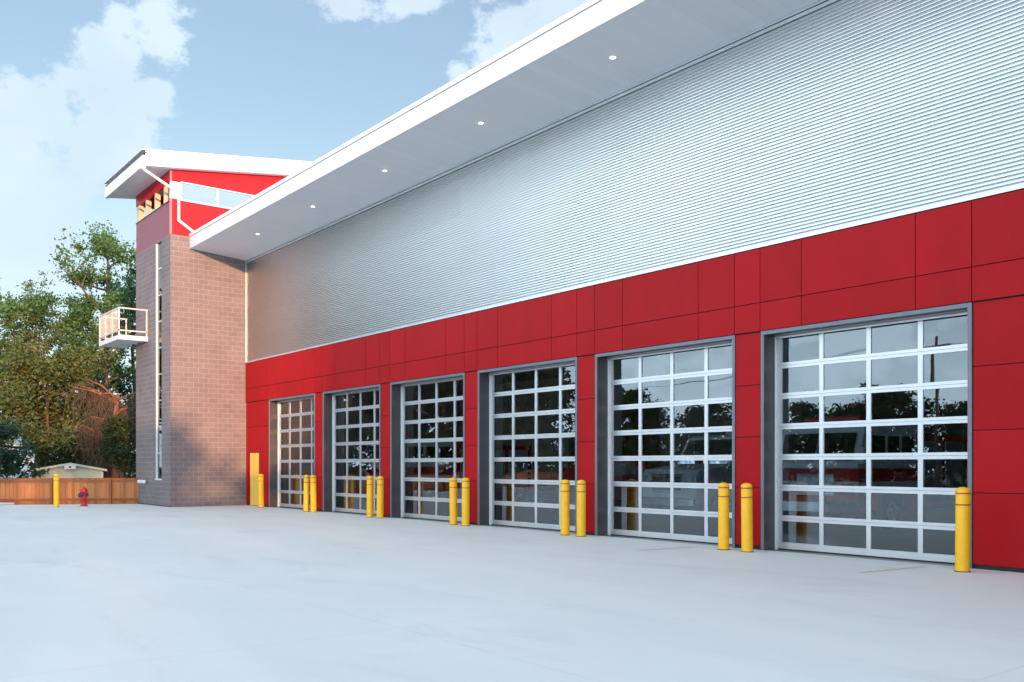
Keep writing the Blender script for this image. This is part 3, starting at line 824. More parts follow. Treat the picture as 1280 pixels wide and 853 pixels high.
# ------------------------------------------------------------------ bollards
def make_bollard(h=1.34):
    root = thing('bollard', 'x', 'bollard', group='yellow bollards along the garage front')
    r = 0.108
    p = MB(); prof = [(r, 0.0), (r, h - 0.06)] + [(r * math.cos(a) if a < 1.5 else 0.0005, h - 0.06 + 0.06 * math.sin(a)) for a in [R(15 * k) for k in range(1, 7)]]
    p.lathe(prof, n=32); p.build('sleeve', 'yellow', root)
    for z in (h - 0.10, h - 0.28):
        b = MB(); b.lathe([(r + 0.0005, z - 0.011), (r + 0.0025, z - 0.010), (r + 0.0025, z + 0.010), (r + 0.0005, z + 0.011)], n=32); b.build('reflective_band', 'band', root)
    c = MB(); c.lathe([(r + 0.012, 0.0), (r + 0.01, 0.012), (r - 0.002, 0.014)], n=32); c.build('base_collar', 'dark', root)
    return root
bol_spec = [
    (1203, -0.56, 'yellow bollard standing alone at the right jamb of the nearest garage door'),
    (934, -0.51, 'yellow bollard at the left jamb of the nearest garage door, before the red pier'),
    (904.5, -0.51, 'yellow bollard at the right jamb of the second nearest garage door'),
    (726.5, -0.45, 'yellow bollard at the left jamb of the second nearest garage door'),
    (706.5, -0.45, 'yellow bollard at the right jamb of the third nearest garage door'),
    (582, -0.40, 'yellow bollard at the left jamb of the third nearest garage door'),
    (567, -0.40, 'yellow bollard at the right jamb of the fourth nearest garage door'),
    (475, -0.38, 'yellow bollard at the left jamb of the fourth nearest garage door'),
    (462.5, -0.38, 'yellow bollard at the right jamb of the second farthest garage door'),
    (392, -0.36, 'yellow bollard at the left jamb of the second farthest garage door'),
    (383, -0.36, 'yellow bollard at the right jamb of the farthest garage door'),
    (326.5, -0.36, 'yellow bollard in front of the yellow personnel door near the tower'),
]
b0 = make_bollard()
for i, (u, y, lab) in enumerate(bol_spec):
    o = b0 if i == 0 else copy_tree(b0)
    o.location = (on_y(u, y), y, 0); o.rotation_euler = (R(0.5 * math.sin(i * 2.3)), R(0.5 * math.cos(i * 3.1)), i * 0.7)
    o['label'] = lab
lb = copy_tree(b0)
pl = at(70.5, 37.2); lb.location = (pl.x, pl.y, 0)
lb['label'] = 'lone yellow bollard on the apron in front of the wooden fence'

# ------------------------------------------------------------------ hydrant
hp = at(105, 37.9)
hy = thing('fire_hydrant', 'red fire hydrant with dark side caps in front of the wooden fence', 'fire hydrant', (hp.x, hp.y, 0), R(-52))
b = MB(); b.lathe([(0.15, 0), (0.15, 0.05), (0.10, 0.06), (0.10, 0.28), (0.135, 0.29), (0.135, 0.33), (0.105, 0.34), (0.105, 0.56), (0.15, 0.57), (0.15, 0.61), (0.11, 0.615)], n=20); b.build('barrel', 'hydrant', hy)
b = MB(); b.lathe([(0.135, 0.612), (0.13, 0.66), (0.10, 0.73), (0.05, 0.765), (0.03, 0.77), (0.03, 0.82), (0.0005, 0.82)], n=20); b.build('bonnet', 'hydrant', hy)
for s_ in (-1, 1):
    b = MB(); b.lathe([(0.05, 0.08 * s_), (0.05, 0.13 * s_), (0.075, 0.135 * s_), (0.075, 0.19 * s_), (0.03, 0.195 * s_), (0.03, 0.235 * s_), (0.0005, 0.235 * s_)], (0, 0, 0.47), 14, 'x'); b.build('side_cap', 'hyd_dark', hy)
b = MB(); b.lathe([(0.065, -0.08), (0.065, -0.15), (0.095, -0.155), (0.095, -0.215), (0.03, -0.22), (0.03, -0.25), (0.0005, -0.25)], (0, 0, 0.46), 16, 'y'); b.build('pumper_cap', 'hyd_dark', hy)

# ------------------------------------------------------------------ fence
fl_ = 42.0
fa_ = math.atan2(FD.y, FD.x)
fe = thing('wooden_fence', 'stained cedar board fence with cap rail running behind the red hydrant', 'fence', (FA.x, FA.y, APZ), fa_)
FT = 1.13 - APZ
fb_ = MB(); rnd = random.Random(4)
nb = int((fl_ + 1.4) / 0.15)
for k in range(nb):
    x = -1.4 + k * 0.15
    dz = rnd.uniform(-0.008, 0.0); dy = rnd.uniform(-0.004, 0.004)
    fb_.box(x, x + 0.143, -0.012 + dy, 0.008 + dy, 0.03, FT - 0.04 + dz)
fb_.build('boards', 'cedar', fe)
fr2 = MB()
for z in (0.66, 1.45):
    fr2.box(-1.4, fl_, 0.012, 0.055, z, z + 0.09)
fr2.box(-1.4, fl_, -0.05, 0.08, FT - 0.04, FT)
fr2.build('rails', 'cedar_dark', fe)
for k in range(19):
    x = -1.2 + k * 2.4
    pb_ = MB(); pb_.box(x, x + 0.10, 0.056, 0.15, 0, FT - 0.041); pb_.build('post', 'cedar_dark', fe)

# ------------------------------------------------------------------ shed
sp = at(87.5, 44.0)
toc = math.atan2(-DIST - sp.y, 0 - sp.x)
sh = thing('garden_shed', 'pale green gabled shed showing above the wooden fence', 'shed', (sp.x, sp.y, APZ), toc + math.pi / 2)
w2 = 1.40; ze = 1.43 - APZ; zp = 1.70 - APZ
b = MB(); b.prism([(-w2, 0), (w2, 0), (w2, ze), (0, zp - 0.02), (-w2, ze)], 'y', 0, 2.8); b.build('wall', 'shed', sh)
b = MB()
for s_ in (-1, 1):
    b.prism([(0, zp), (s_ * (w2 + 0.22), ze - 0.035), (s_ * (w2 + 0.22), ze + 0.07), (0, zp + 0.11)], 'y', -0.2, 3.0)
b.build('roof', 'shed_roof', sh)
b = MB(); b.prism([(-0.24, zp - 0.2), (0.24, zp - 0.2), (0.24, zp - 0.03), (0, zp + 0.03), (-0.24, zp - 0.03)], 'y', -0.215, -0.202)
vt = b.build('gable_plate', 'white', sh)
b = MB(); b.lathe([(0.0005, -0.225), (0.05, -0.225), (0.05, -0.216)], (0, 0, zp - 0.1), 12, 'y'); b.build('vent', 'dark', vt)
for s_ in (-1, 1):
    b = MB(); b.box(s_ * w2 - 0.05, s_ * w2 + 0.05, -0.02, 0.05, 0, ze - 0.05)
    b.build('corner_board', 'shed_roof', sh)

# ------------------------------------------------------------------ house beyond the trees
hpz = at(18, 74.0)
toc = math.atan2(-DIST - hpz.y, 0 - hpz.x)
ho = thing('pale_house', 'pale blue white house half hidden behind the trees at left', 'house', (hpz.x, hpz.y, APZ), toc + math.pi / 2 + 0.12)
b = MB(); b.prism([(-4.2, 0), (4.2, 0), (4.2, 4.6), (0, 6.6), (-4.2, 4.6)], 'y', 0, 9); b.build('wall', 'house', ho)
b = MB()
for s_ in (-1, 1): b.prism([(0, 6.62), (s_ * 4.6, 4.43), (s_ * 4.6, 4.63), (0, 6.82)], 'y', -0.4, 9.4)
b.build('roof', 'roofing', ho)
for (x, z) in ((-2.2, 3.0), (1.9, 3.0), (-2.2, 0.9), (1.9, 0.9)):
    b = MB(); b.box(x - 0.6, x + 0.6, -0.05, -0.002, z, z + 1.3); w_ = b.build('window', 'white', ho)
    b = MB(); b.box(x - 0.5, x + 0.5, -0.06, -0.051, z + 0.1, z + 1.2); b.build('pane', 'dark', w_)

# ------------------------------------------------------------------ trees
def leaves(mb_v, mb_f, c, rad, n, size, rnd, flat=1.0):
    for _ in range(n):
        d = Vector((rnd.gauss(0, 1), rnd.gauss(0, 1), rnd.gauss(0, 1)))
        if d.length < 1e-3: continue
        d = d.normalized() * (rad * rnd.random() ** 0.5)
        p = c + Vector((d.x, d.y, d.z * flat))
        nn = Vector((rnd.gauss(0, 1), rnd.gauss(0, 1), rnd.gauss(0.5, 1))).normalized()
        a = nn.orthogonal().normalized(); b_ = nn.cross(a)
        th = rnd.random() * 6.28
        a, b_ = a * math.cos(th) + b_ * math.sin(th), b_ * math.cos(th) - a * math.sin(th)
        s1 = size * rnd.uniform(0.6, 1.35); s2 = s1 * rnd.uniform(0.45, 0.8)
        o = len(mb_v)
        mb_v += [tuple(p - a * s1), tuple(p - b_ * s2), tuple(p + a * s1), tuple(p + b_ * s2 + nn * s1 * 0.25)]
        mb_f.append((o, o + 1, o + 2, o + 3))

def tree(name, label, loc, h, spread, seed, mat='leaf', nleaf=9000, lsize=0.11, trunk_h=0.25, tr=0.26, clump=0.75, shape=1.0, group=None, cat='tree', levels=3, lean=(0, 0), bark='bark', top_bias=0.0):
    rnd = random.Random(seed)
    root = thing(name, label, cat, loc, 0, group)
    tb = MB(); tips = []
    def grow(p, d, L, r, lev):
        pts = [p]; q = p.copy(); dd = d.copy(); n = 4
        for i in range(n):
            dd = (dd + Vector((rnd.gauss(0, .16), rnd.gauss(0, .16), rnd.gauss(0.05, .1)))).normalized()
            q = q + dd * (L / n); pts.append(q.copy())
        tb.tube(pts, [r * (1 - 0.6 * i / n) for i in range(n + 1)], 7 if lev == 0 else 5, cap=False)
        if lev >= 1: tips.append((q.copy(), 1.0)); tips.append((pts[2].copy(), 0.8))
        if lev < levels:
            k = 3 if lev == 0 else rnd.choice((2, 3))
            for j in range(k):
                m = pts[rnd.randint(2, n)]
                side = Vector((rnd.gauss(0, 1), rnd.gauss(0, 1), rnd.uniform(-0.2, 0.7))).normalized()
                nd = (dd * 0.55 + side * 0.9).normalized()
                grow(m.copy(), nd, L * rnd.uniform(0.5, 0.75), r * 0.42, lev + 1)
    # leader with whorled limbs
    n = 9; pts = []; p = Vector((0, 0, 0)); off = Vector((0, 0, 0))
    for i in range(n + 1):
        f = i / n
        off += Vector((rnd.gauss(0, .05), rnd.gauss(0, .05), 0)) * h * 0.12
        pts.append(Vector((off.x + lean[0] * f, off.y + lean[1] * f, f * h * 0.93)))
    tb.tube(pts, [tr * (1.25 if i == 0 else 1) * (1 - 0.9 * (i / n) ** 0.8) + 0.012 for i in range(n + 1)], 9, cap=False)
    nl = 15
    for k in range(nl):
        f = trunk_h + (0.97 - trunk_h) * (k + rnd.random() * 0.6) / nl
        i = min(n - 1, int(f * n)); m = pts[i].lerp(pts[i + 1], f * n - i)
        az = k * 2.4 + rnd.uniform(-.5, .5)
        g_ = (f - trunk_h) / (1 - trunk_h)
        prof = (0.45 + 0.55 * math.sin(math.pi * min(1, g_ * 0.9 + 0.18))) * (1 - 0.55 * g_ * shape) if shape < 1.5 else (1 - 0.9 * g_)
        L = spread * prof * rnd.uniform(0.7, 1.15)
        d = Vector((math.cos(az), math.sin(az), rnd.uniform(0.15, 0.7) if shape < 1.5 else rnd.uniform(-0.3, 0.05))).normalized()
        grow(m, d, L, tr * 0.36 * (1 - 0.6 * g_) + 0.015, 1)
    tips.append((pts[-1], 1.0)); tips.append((pts[-2], 0.9))
    tb.build('trunk', bark, root)
    V, F = [], []
    per = max(6, int(nleaf / max(1, len(tips))))
    for (p, s_) in tips:
        if rnd.random() < 0.08: continue
        leaves(V, F, p, clump * rnd.uniform(0.5, 1.2) * s_, int(per * rnd.uniform(0.5, 1.5)), lsize, rnd, 0.75)
    cm = MB(); cm.v = V; cm.f = F; cm.sm = [False] * len(F)
    cm.build('crown', mat, root)
    return root

def tr_at(u, t): 
    p = at(u, t); return (p.x, p.y, APZ)

tree('broadleaf_tree', 'tallest leafy tree with an open crown beside the tower', tr_at(133, 56), 17.0, 5.0, 11, 'leaf', 17500, 0.095, 0.12, 0.34, 0.85, shape=0.45)
tree('broadleaf_tree', 'loose leafy tree at the left edge behind the fence', tr_at(44, 54), 13.0, 5.0, 21, 'leaf', 13500, 0.095, 0.12, 0.26, 0.8)
tree('broadleaf_tree', 'leafy tree half cut off by the left edge, above the pale house', tr_at(-22, 57), 12.6, 4.6, 33, 'leaf', 8000, 0.11, 0.15, 0.26, 0.85)
tree('broadleaf_tree', 'middle leafy tree filling the gap between the tallest tree and the left tree', tr_at(90, 58), 13.6, 4.0, 27, 'leaf', 11000, 0.095, 0.12, 0.24, 0.85, shape=0.8)
tree('conifer_tree', 'narrow dark blue green tree squeezed between tall tree and tower', tr_at(170, 60), 16.6, 2.0, 41, 'leaf_blue', 5500, 0.11, 0.08, 0.22, 0.8, shape=0.6)
tree('understory_tree', 'olive yellow bushy tree below the taller crowns, left of the bare branches', tr_at(60, 51.5), 8.0, 3.9, 52, 'leaf_olive', 17000, 0.10, 0.34, 0.16, 0.9, shape=0.4)
tree('understory_tree', 'small dark green tree low beside the tower above the fence', tr_at(151, 46), 4.6, 0.95, 57, 'leaf_dark', 3600, 0.085, 0.42, 0.13, 0.45, shape=0.3)
tree('spruce_shrub', 'blue green drooping evergreen leaning over the fence at the left edge', tr_at(-14, 42.0), 4.1, 1.6, 63, 'leaf_blue', 12000, 0.07, 0.08, 0.12, 0.45, shape=0.7)
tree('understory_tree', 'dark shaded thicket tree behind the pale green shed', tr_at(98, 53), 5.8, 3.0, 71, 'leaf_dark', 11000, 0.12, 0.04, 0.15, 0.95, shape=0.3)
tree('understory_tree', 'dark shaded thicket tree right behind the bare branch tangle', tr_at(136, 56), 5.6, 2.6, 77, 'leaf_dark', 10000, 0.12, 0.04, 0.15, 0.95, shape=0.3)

# dead tree: bare red-brown limbs and hanging twigs
dt = thing('dead_tree', 'bare red brown tree with broken limbs and hanging twigs behind the shed', 'dead tree', tr_at(146, 47.5))
rnd = random.Random(9)
tb = MB(); br = MB(); tw_ = MB()
tb.tube([(0, 0, 0), (0.1, 0, 1.6), (-0.1, 0.1, 3.2), (-0.25, 0, 4.6), (-0.2, 0.1, 5.9)], [0.34, 0.28, 0.23, 0.17, 0.06], 9)
tb.build('trunk', 'deadwood', dt)
rt2 = Vector((RT[0], RT[1], 0))
for k in range(26):
    z = rnd.uniform(2.6, 6.3); p = Vector((-0.15, 0.05, min(z, 5.6)))
    sx = rnd.choice((-1, -1, -1, 1)) * rnd.uniform(0.4, 1.9)
    q = p + rt2 * sx + Vector((rnd.uniform(-.5, .5), rnd.uniform(-.5, .5), rnd.uniform(0.1, 1.2)))
    m = p.lerp(q, 0.5) + Vector((rnd.gauss(0, .12), rnd.gauss(0, .12), 0.15))
    br.tube([p, m, q], [0.075, 0.05, 0.02], 6)
    for j in range(26):
        a = p.lerp(q, rnd.uniform(0.2, 1.05)); L = rnd.uniform(0.5, 3.0)
        e1 = a + Vector((rnd.gauss(0, .3), rnd.gauss(0, .3), -L * 0.3)); e2 = e1 + Vector((rnd.gauss(0, .35), rnd.gauss(0, .35), -L * 0.4)); e3 = e2 + Vector((rnd.gauss(0, .3), rnd.gauss(0, .3), -L * 0.3))
        tw_.tube([a, e1, e2, e3], [0.013, 0.011, 0.009, 0.004], 3, cap=False)
br.build('limb', 'deadwood', dt)
tw_.build('twigs', varied('dry_grey_brown_twigs', (0.13, 0.075, 0.052), 0.35, 3, 0.9), dt)

# row across the lot, mirrored in the door glass
RLAB = 'green tree in the far row mirrored in the garage door glass'
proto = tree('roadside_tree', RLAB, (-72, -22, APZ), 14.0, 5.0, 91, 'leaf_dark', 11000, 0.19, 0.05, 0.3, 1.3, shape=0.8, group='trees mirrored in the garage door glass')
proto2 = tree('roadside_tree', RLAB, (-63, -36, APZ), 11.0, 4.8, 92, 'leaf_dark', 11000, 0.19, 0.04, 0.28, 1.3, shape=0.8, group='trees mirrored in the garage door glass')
proto.scale = (1.25, 1.25, 1.45)
row = [(-80, -12, 1.35, 0), (-66, -27, 1.45, 1), (-76, -30, 1.5, 0), (-71, -41, 1.15, 1), (-60, -45, 0.66, 0), (-55, -50, 0.72, 1), (-48, -54, 0.56, 0),
       (-42, -57, 0.8, 1), (-36, -58, 0.52, 0), (-30, -59, 0.66, 1), (-24, -60, 0.5, 0), (-17, -60, 0.68, 1), (-10, -61, 0.55, 0), (-3, -60, 0.7, 1), (-66, -54, 0.62, 0), (-50, -66, 0.75, 1), (-38, -68, 0.75, 1), (-20, -70, 0.6, 0)]
for i, (x, y, s_, w_) in enumerate(row):
    o = copy_tree(proto if w_ == 0 else proto2)
    o.location = (x, y, APZ); o.scale = (s_ * 1.2, s_ * 1.2, s_); o.rotation_euler.z = i * 1.9
# hedge bank under that row
rnd = random.Random(5); V, F = [], []
for k in range(1100):
    f = rnd.random()
    x = -80 + 84 * f; y = -18 - 40 * min(1, f * 2.0) + rnd.gauss(0, 1.3)
    leaves(V, F, Vector((x, y, rnd.uniform(-0.3, 4.6 + 1.2 * mnoise.noise(Vector((x * 0.2, 0, 0)))))), 1.3, 20, 0.27, rnd, 0.8)
hm = MB(); hm.v = V; hm.f = F; hm.sm = [False] * len(F)
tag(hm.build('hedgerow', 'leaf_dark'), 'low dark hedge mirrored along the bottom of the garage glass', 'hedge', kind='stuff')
# wood toward the low sun, which shades the lower walls
rnd = random.Random(15); V, F = [], []
for k in range(900):
    y = rnd.uniform(-62, 12); top = 9.0 + 1.7 * mnoise.noise(Vector((y * 0.13, 3.1, 0))) + 0.7 * mnoise.noise(Vector((y * 0.5, 1.1, 0)))
    z = top * (1 - rnd.random() ** 0.95) - 0.4
    leaves(V, F, Vector((46 + rnd.uniform(-3.5, 3.5), y, z)), 1.35, 22, 0.36, rnd, 0.8)
wm = MB(); wm.v = V; wm.f = F; wm.sm = [False] * len(F)
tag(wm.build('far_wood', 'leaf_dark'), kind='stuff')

# utility pole mirrored in the glass
up = thing('utility_pole', 'wooden utility pole with wires mirrored in the nearest garage door', 'utility pole', (-36, -54, APZ))
b = MB(); b.tube([(0, 0, 0), (0, 0, 12.5)], [0.16, 0.11], 10); b.build('pole', 'brown_metal', up)
b = MB(); b.box(-1.2, 1.2, -0.06, 0.06, 11.6, 11.75); b.build('crossarm', 'brown_metal', up)
b = MB()
for x in (-1.0, 0.0, 1.0):
    for s_ in (-1, 1):
        b.tube([(x + s_ * 0.5 * 60 * k / 12 * 2, s_ * -6.0 * k / 12, 11.8 - 1.8 * math.sin(math.pi * k / 12)) for k in range(13)], 0.014, 4, cap=False)
b.build('wire', 'dark', up)

# ------------------------------------------------------------------ vehicles in the bays (face -y)
def wheel(parent, x, y, r, w, side):
    t = MB(); h = w / 2
    t.lathe([(r * 0.62, -h), (r * 0.95, -h), (r, -h * 0.75), (r, h * 0.75), (r * 0.95, h), (r * 0.62, h)], (x, y, r), 24, 'x')
    wo = t.build('wheel', 'rubber', parent)
    rim = MB(); s_ = side
    rim.lathe([(r * 0.63, s_ * h * 0.9), (r * 0.5, s_ * h * 0.5), (r * 0.2, s_ * h * 0.6), (r * 0.18, s_ * h * 0.95), (0.001, s_ * h * 0.95)], (x, y, r), 20, 'x')
    rim.build('rim', 'chrome', wo)
    return wo

def fire_engine(loc, label):
    e = thing('fire_engine', label, 'fire engine', loc)
    w = 1.24
    b = MB(); b.prism([(0.0, 0.62), (0.0, 1.58), (8.2, 1.58), (8.2, 0.5), (6.9, 0.5), (6.6, 1.0), (5.7, 1.0), (5.4, 0.5), (2.3, 0.5), (2.1, 1.0), (1.2, 1.0), (1.0, 0.5), (0.3, 0.5)], 'x', -w, w); b.build('lower_body', 'fire_red', e, 0.03)
    b = MB(); b.prism([(0.0, 1.585), (0.02, 1.75), (0.32, 2.62), (0.5, 2.78), (2.9, 2.80), (2.9, 1.585)], 'x', -w + 0.02, w - 0.02); cab = b.build('cab', 'truck_white', e, 0.05)
    b = MB()
    for (a, c) in ((-1.08, -0.03), (0.03, 1.08)):
        b.prism([(0.0, 1.80), (-0.03, 1.80), (0.215, 2.52), (0.245, 2.52)], 'x', a, c)
    b.build('windshield', 'car_glass', cab)
    for (y0, y1) in ((0.55, 1.25), (1.4, 1.95), (2.1, 2.7)):
        for s_ in (-1, 1):
            b = MB(); xx = s_ * (w - 0.015); b.box(min(xx, xx + s_ * 0.012), max(xx, xx + s_ * 0.012), y0, y1, 1.85, 2.45); b.build('side_window', 'car_glass', cab)
    b = MB(); b.box(-w, w, 2.95, 8.2, 1.585, 2.55); bo = b.build('equipment_body', 'fire_red', e, 0.03)
    for k in range(4):
        b = MB(); b.box(w, w + 0.015, 3.1 + k * 1.28, 4.2 + k * 1.28, 0.7, 2.35); b.build('locker_door', 'alu', bo)
    b = MB(); b.box(-w - 0.02, w + 0.02, -0.55, -0.02, 0.45, 0.78); b.build('bumper', 'chrome', e, 0.04)
    b = MB(); b.box(-0.55, 0.55, -0.03, -0.002, 0.9, 1.45); b.build('grille', 'chrome', e)
    b = MB(); b.box(-w - 0.004, w + 0.004, -0.006, 8.206, 1.12, 1.26); b.build('white_stripe', 'truck_white', e)
    for s_ in (-1, 1):
        b = MB(); b.box(s_ * 0.95 - 0.2, s_ * 0.95 + 0.2, -0.045, -0.008, 0.95, 1.2); b.build('headlight', 'chrome', e, 0.02)
        b = MB(); b.tube([(s_ * 1.2, 0.1, 2.2), (s_ * 1.42, -0.2, 2.2), (s_ * 1.42, -0.2, 1.75)], 0.02, 6); b.box(s_ * 1.42 - 0.11, s_ * 1.42 + 0.11, -0.26, -0.18, 1.72, 2.12); b.build('mirror', 'truck_white', e)
        for y in (1.65, 6.15): wheel(e, s_ * 1.08, y, 0.5, 0.3, s_)
    b = MB(); b.box(-0.85, 0.85, 0.7, 1.0, 2.81, 2.98); b.build('light_bar', 'fire_red', e, 0.04)
    return e
fire_engine((-14.1, 6.0, 0.004), 'red and white fire engine behind the nearest garage door glass')
fire_engine((-33.2, 4.0, 0.004), 'red fire engine parked deep behind the farthest garage doors')

def truck(loc, label, name, cat, mat, wid, prof, glass, hl, gr, wh, box=None):
    e = thing(name, label, cat, loc)
    b = MB(); b.prism(prof, 'x', -wid, wid); b.build('body', mat, e, 0.06)
    (y0, z0, y1, z1) = glass
    b = MB(); b.prism([(y0 - 0.02, z0 - 0.01), (y1 - 0.02, z1 - 0.01), (y1 + 0.01, z1), (y0 + 0.01, z0)], 'x', -wid + 0.13, wid - 0.13); b.build('windshield', 'car_glass', e)
    for s_ in (-1, 1):
        b = MB(); xa, xb_ = sorted((s_ * (wid - 0.004), s_ * (wid + 0.008))); b.prism([(y0 + 0.35, z0 + 0.03), (y1 + 0.25, z1 - 0.05), (y1 + 1.2, z1 - 0.05), (y1 + 1.25, z0 + 0.03)], 'x', xa, xb_); b.build('side_window', 'car_glass', e)
        b = MB(); b.box(s_ * (wid - 0.32) - 0.17, s_ * (wid - 0.32) + 0.17, hl[0] - 0.03, hl[0] + 0.04, hl[1], hl[1] + 0.2); b.build('headlight', 'chrome', e, 0.02)
        for y in wh[1]: wheel(e, s_ * (wid - 0.12), y, wh[0], 0.25, s_)
        b = MB(); b.box(s_ * (wid + 0.16) - 0.1, s_ * (wid + 0.16) + 0.1, y0 + 0.3, y0 + 0.36, z0 + 0.02, z0 + 0.27); b.build('mirror', mat, e, 0.02)
    b = MB(); b.box(-gr[0], gr[0], hl[0] - 0.035, hl[0] + 0.03, gr[1], gr[2]); g_ = b.build('grille', 'chrome', e, 0.02)
    b = MB(); b.box(-gr[0] + 0.08, gr[0] - 0.08, hl[0] - 0.045, hl[0] - 0.036, gr[1] + 0.08, gr[2] - 0.08); b.build('grille_opening', 'dark', g_)
    b = MB(); b.box(-wid - 0.02, wid + 0.02, hl[0] - 0.18, hl[0] - 0.03, 0.45, 0.72); b.build('bumper', 'chrome', e, 0.04)
    if box:
        b = MB(); b.box(-box[0], box[0], box[1], box[2], box[3], box[4]); b.build('box_body', 'truck_white', e, 0.05)
    return e
truck((-18.9, 5.6, 0.004), 'silver heavy duty truck behind the second nearest garage door glass', 'silver_truck', 'truck', 'silver', 1.1,
      [(0.0, 0.5), (0.0, 1.35), (0.12, 1.55), (1.55, 1.72), (2.15, 2.55), (2.35, 2.64), (4.0, 2.64), (4.0, 0.5), (1.9, 0.5), (1.7, 0.95), (0.9, 0.95), (0.7, 0.5)],
      (1.55, 1.74, 2.12, 2.50), (0.0, 1.0), (0.62, 0.85, 1.42), (0.47, (1.3, 5.4)), (1.15, 4.1, 7.6, 0.7, 2.9))
truck((-24.0, 5.2, 0.004), 'red pickup truck behind the third nearest garage door glass', 'red_pickup', 'pickup truck', 'fire_red', 0.98,
      [(0.0, 0.45), (0.0, 1.08), (0.15, 1.18), (1.35, 1.28), (2.05, 1.86), (2.2, 1.92), (3.7, 1.92), (3.95, 1.3), (5.6, 1.28), (5.6, 0.45), (4.9, 0.45), (4.7, 0.85), (4.0, 0.85), (3.8, 0.45), (1.5, 0.45), (1.35, 0.85), (0.65, 0.85), (0.5, 0.45)],
      (1.4, 1.30, 2.02, 1.82), (0.0, 0.8), (0.5, 0.72, 1.06), (0.39, (1.0, 4.35)))

# ------------------------------------------------------------------ light
SUN_EL, SUN_OFF = R(3.6), R(12.5)
sd = Vector((math.cos(SUN_EL) * math.cos(SUN_OFF), -math.cos(SUN_EL) * math.sin(SUN_OFF), math.sin(SUN_EL)))
sl = bpy.data.lights.new('sun', 'SUN'); sl.energy = 2.1; sl.angle = R(0.6); sl.color = (1.0, 0.51, 0.27)
sun = bpy.data.objects.new('sun', sl); COL.objects.link(sun)
sun.rotation_euler = (-sd).to_track_quat('-Z', 'Y').to_euler()

wd = bpy.data.worlds.new('World'); scene.world = wd; wd.use_nodes = True
nt = wd.node_tree
for n in list(nt.nodes): nt.nodes.remove(n)
out = N(nt, 'ShaderNodeOutputWorld'); bg = N(nt, 'ShaderNodeBackground'); bg.inputs[1].default_value = 0.105
nt.links.new(bg.outputs[0], out.inputs['Surface'])
sky = N(nt, 'ShaderNodeTexSky', sky_type='NISHITA'); sky.sun_disc = False
sky.sun_elevation = SUN_EL; sky.sun_rotation = R(90) + SUN_OFF
sky.air_density = 1.0; sky.dust_density = 0.4; sky.ozone_density = 1.4
tc = N(nt, 'ShaderNodeTexCoord')
# clouds: soft lumps at chosen bearings, broken up by turbulence
wz = N(nt, 'ShaderNodeTexNoise'); wz.inputs['Scale'].default_value = 9.0; wz.inputs['Detail'].default_value = 9; wz.inputs['Roughness'].default_value = 0.63
mpw = N(nt, 'ShaderNodeMapping'); mpw.inputs['Scale'].default_value = (1, 1, 1.5)
nt.links.new(tc.outputs['Generated'], mpw.inputs[0]); nt.links.new(mpw.outputs[0], wz.inputs['Vector'])
def bearing(u, v):
    p = at(u, 1.0); d = Vector((p.x, p.y + DIST, (HORY - v) / FPX)); return d.normalized()
blobs = [(150, 15, .05), (185, 15, .05), (125, 60, .06), (95, 100, .065), (60, 160, .075), (130, 150, .075), (15, 165, .06), (110, 205, .06), (205, 45, .04), (190, 125, .03), (175, 165, .035), (40, 255, .06), (0, 290, .09), (70, 290, .05),
         (430, -25, .06), (510, -15, .05), (640, 40, .075), (700, 20, .08), (610, 75, .05), (580, 95, .03), (760, -60, .12), (900, -150, .2)]
prev = None
for (u, v, r) in blobs:
    vd = N(nt, 'ShaderNodeVectorMath', operation='DISTANCE'); vd.inputs[1].default_value = bearing(u, v)
    nt.links.new(tc.outputs['Generated'], vd.inputs[0])
    mr = N(nt, 'ShaderNodeMapRange'); mr.inputs['From Min'].default_value = 0.0; mr.inputs['From Max'].default_value = r * 1.25; mr.inputs['To Min'].default_value = 1.0; mr.inputs['To Max'].default_value = 0.0
    nt.links.new(vd.outputs['Value'], mr.inputs['Value'])
    if prev is None: prev = mr
    else:
        mx = N(nt, 'ShaderNodeMath', operation='MAXIMUM'); nt.links.new(prev.outputs[0], mx.inputs[0]); nt.links.new(mr.outputs[0], mx.inputs[1]); prev = mx
# scattered cloud over the rest of the sky (away from the camera's clear patch)
nb_ = N(nt, 'ShaderNodeTexNoise'); nb_.inputs['Scale'].default_value = 2.1; nb_.inputs['Detail'].default_value = 3
nt.links.new(mpw.outputs[0], nb_.inputs['Vector'])
cl = N(nt, 'ShaderNodeVectorMath', operation='DISTANCE'); cl.inputs[1].default_value = bearing(380, 200)
nt.links.new(tc.outputs['Generated'], cl.inputs[0])
cm_ = N(nt, 'ShaderNodeMapRange'); cm_.inputs['From Min'].default_value = 0.35; cm_.inputs['From Max'].default_value = 0.8
nt.links.new(cl.outputs['Value'], cm_.inputs['Value'])
m2 = N(nt, 'ShaderNodeMath', operation='MULTIPLY'); nt.links.new(nb_.outputs['Fac'], m2.inputs[0]); nt.links.new(cm_.outputs[0], m2.inputs[1])
mx = N(nt, 'ShaderNodeMath', operation='MAXIMUM'); nt.links.new(prev.outputs[0], mx.inputs[0]); nt.links.new(m2.outputs[0], mx.inputs[1]); prev = mx
tu = N(nt, 'ShaderNodeMapRange'); tu.inputs['From Min'].default_value = 0.32; tu.inputs['From Max'].default_value = 0.68; tu.inputs['To Min'].default_value = -0.6; tu.inputs['To Max'].default_value = 0.6
nt.links.new(wz.outputs['Fac'], tu.inputs['Value'])
sm = N(nt, 'ShaderNodeMath', operation='ADD'); nt.links.new(prev.outputs[0], sm.inputs[0]); nt.links.new(tu.outputs[0], sm.inputs[1])
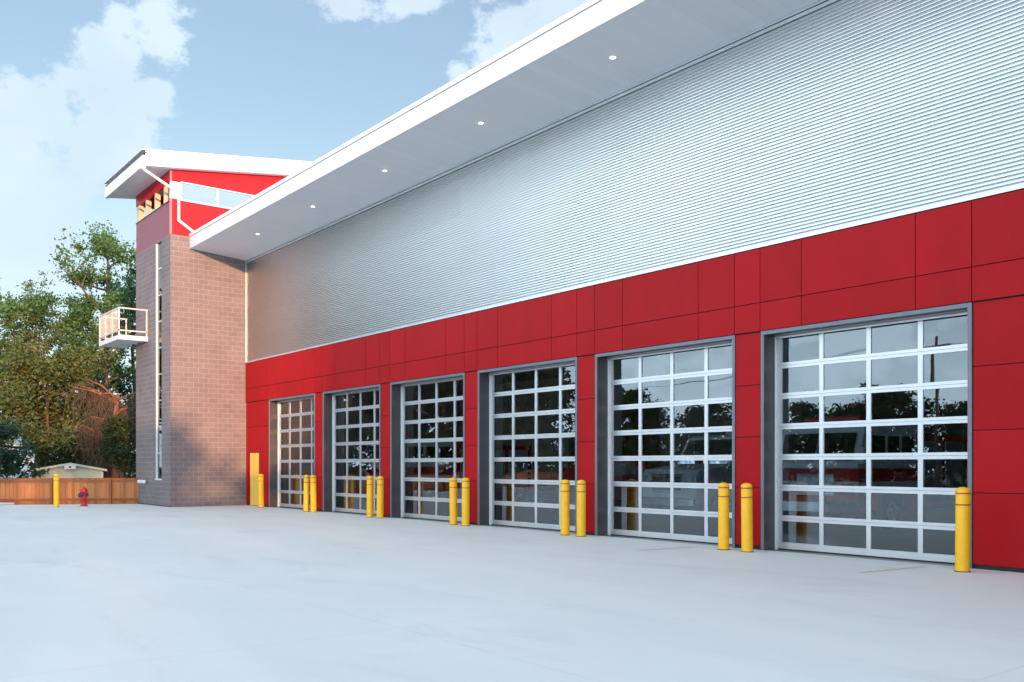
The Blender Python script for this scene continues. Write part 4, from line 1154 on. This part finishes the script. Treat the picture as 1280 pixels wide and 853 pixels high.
cd = N(nt, 'ShaderNodeMapRange', interpolation_type='SMOOTHSTEP'); cd.inputs['From Min'].default_value = 0.36; cd.inputs['From Max'].default_value = 0.66; cd.inputs['To Max'].default_value = 0.85
nt.links.new(sm.outputs[0], cd.inputs['Value'])
# clouds outside the view are brightened to light the ground and facade
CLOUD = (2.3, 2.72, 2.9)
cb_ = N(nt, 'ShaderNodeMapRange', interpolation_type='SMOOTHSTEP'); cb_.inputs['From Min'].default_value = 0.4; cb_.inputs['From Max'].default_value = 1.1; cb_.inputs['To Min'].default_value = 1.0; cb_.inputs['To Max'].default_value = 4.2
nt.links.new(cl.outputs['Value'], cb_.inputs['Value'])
wv = N(nt, 'ShaderNodeTexNoise'); wv.inputs['Scale'].default_value = 6.0; wv.inputs['Detail'].default_value = 6
nt.links.new(mpw.outputs[0], wv.inputs['Vector'])
wr = N(nt, 'ShaderNodeMapRange'); wr.inputs['From Min'].default_value = 0.35; wr.inputs['From Max'].default_value = 0.65; wr.inputs['To Min'].default_value = 0.86; wr.inputs['To Max'].default_value = 1.06
nt.links.new(wv.outputs['Fac'], wr.inputs['Value'])
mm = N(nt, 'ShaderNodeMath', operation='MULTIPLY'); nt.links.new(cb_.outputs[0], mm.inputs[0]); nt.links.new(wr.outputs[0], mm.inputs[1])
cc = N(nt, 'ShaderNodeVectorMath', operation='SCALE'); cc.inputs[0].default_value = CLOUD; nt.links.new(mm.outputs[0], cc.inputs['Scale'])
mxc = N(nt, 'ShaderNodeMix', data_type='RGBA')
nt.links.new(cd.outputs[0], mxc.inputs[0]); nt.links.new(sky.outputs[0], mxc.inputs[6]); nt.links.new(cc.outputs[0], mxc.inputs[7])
# pale band of distant cloud along the horizon
sz = N(nt, 'ShaderNodeSeparateXYZ'); nt.links.new(tc.outputs['Generated'], sz.inputs[0])
hz = N(nt, 'ShaderNodeMapRange', interpolation_type='SMOOTHSTEP'); hz.inputs['From Min'].default_value = 0.04; hz.inputs['From Max'].default_value = 0.36; hz.inputs['To Min'].default_value = 0.85; hz.inputs['To Max'].default_value = 0.0
nt.links.new(sz.outputs[2], hz.inputs['Value'])
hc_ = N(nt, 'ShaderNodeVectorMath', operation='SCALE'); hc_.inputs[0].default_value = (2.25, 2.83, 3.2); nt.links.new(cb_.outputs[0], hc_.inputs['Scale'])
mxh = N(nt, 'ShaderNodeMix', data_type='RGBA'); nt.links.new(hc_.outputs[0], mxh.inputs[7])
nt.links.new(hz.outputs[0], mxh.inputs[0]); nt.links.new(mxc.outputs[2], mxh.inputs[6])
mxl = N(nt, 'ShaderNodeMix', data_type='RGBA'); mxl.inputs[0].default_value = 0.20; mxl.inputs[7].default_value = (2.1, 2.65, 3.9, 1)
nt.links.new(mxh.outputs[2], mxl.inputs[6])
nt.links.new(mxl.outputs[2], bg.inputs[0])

# ------------------------------------------------------------------ camera
cam = bpy.data.cameras.new('camera')
cam.sensor_width = 36.0; cam.lens = 36.0 * FPX / 1280.0
cam.shift_y = (HORY - 426.5) / 1280.0
cam.clip_end = 3000; cam.clip_start = 0.1
co = bpy.data.objects.new('camera', cam); COL.objects.link(co)
co.location = (0, -DIST, HC)
co.rotation_euler = Vector((FW[0], FW[1], 0)).to_track_quat('-Z', 'Y').to_euler()
scene.camera = co
scene.view_settings.view_transform = 'Standard'
scene.view_settings.look = 'None'
scene.view_settings.exposure = 1.73
scene.view_settings.gamma = 1.0
scene.cycles.max_bounces = 8
scene.cycles.transparent_max_bounces = 12
scene.cycles.sample_clamp_indirect = 6.0
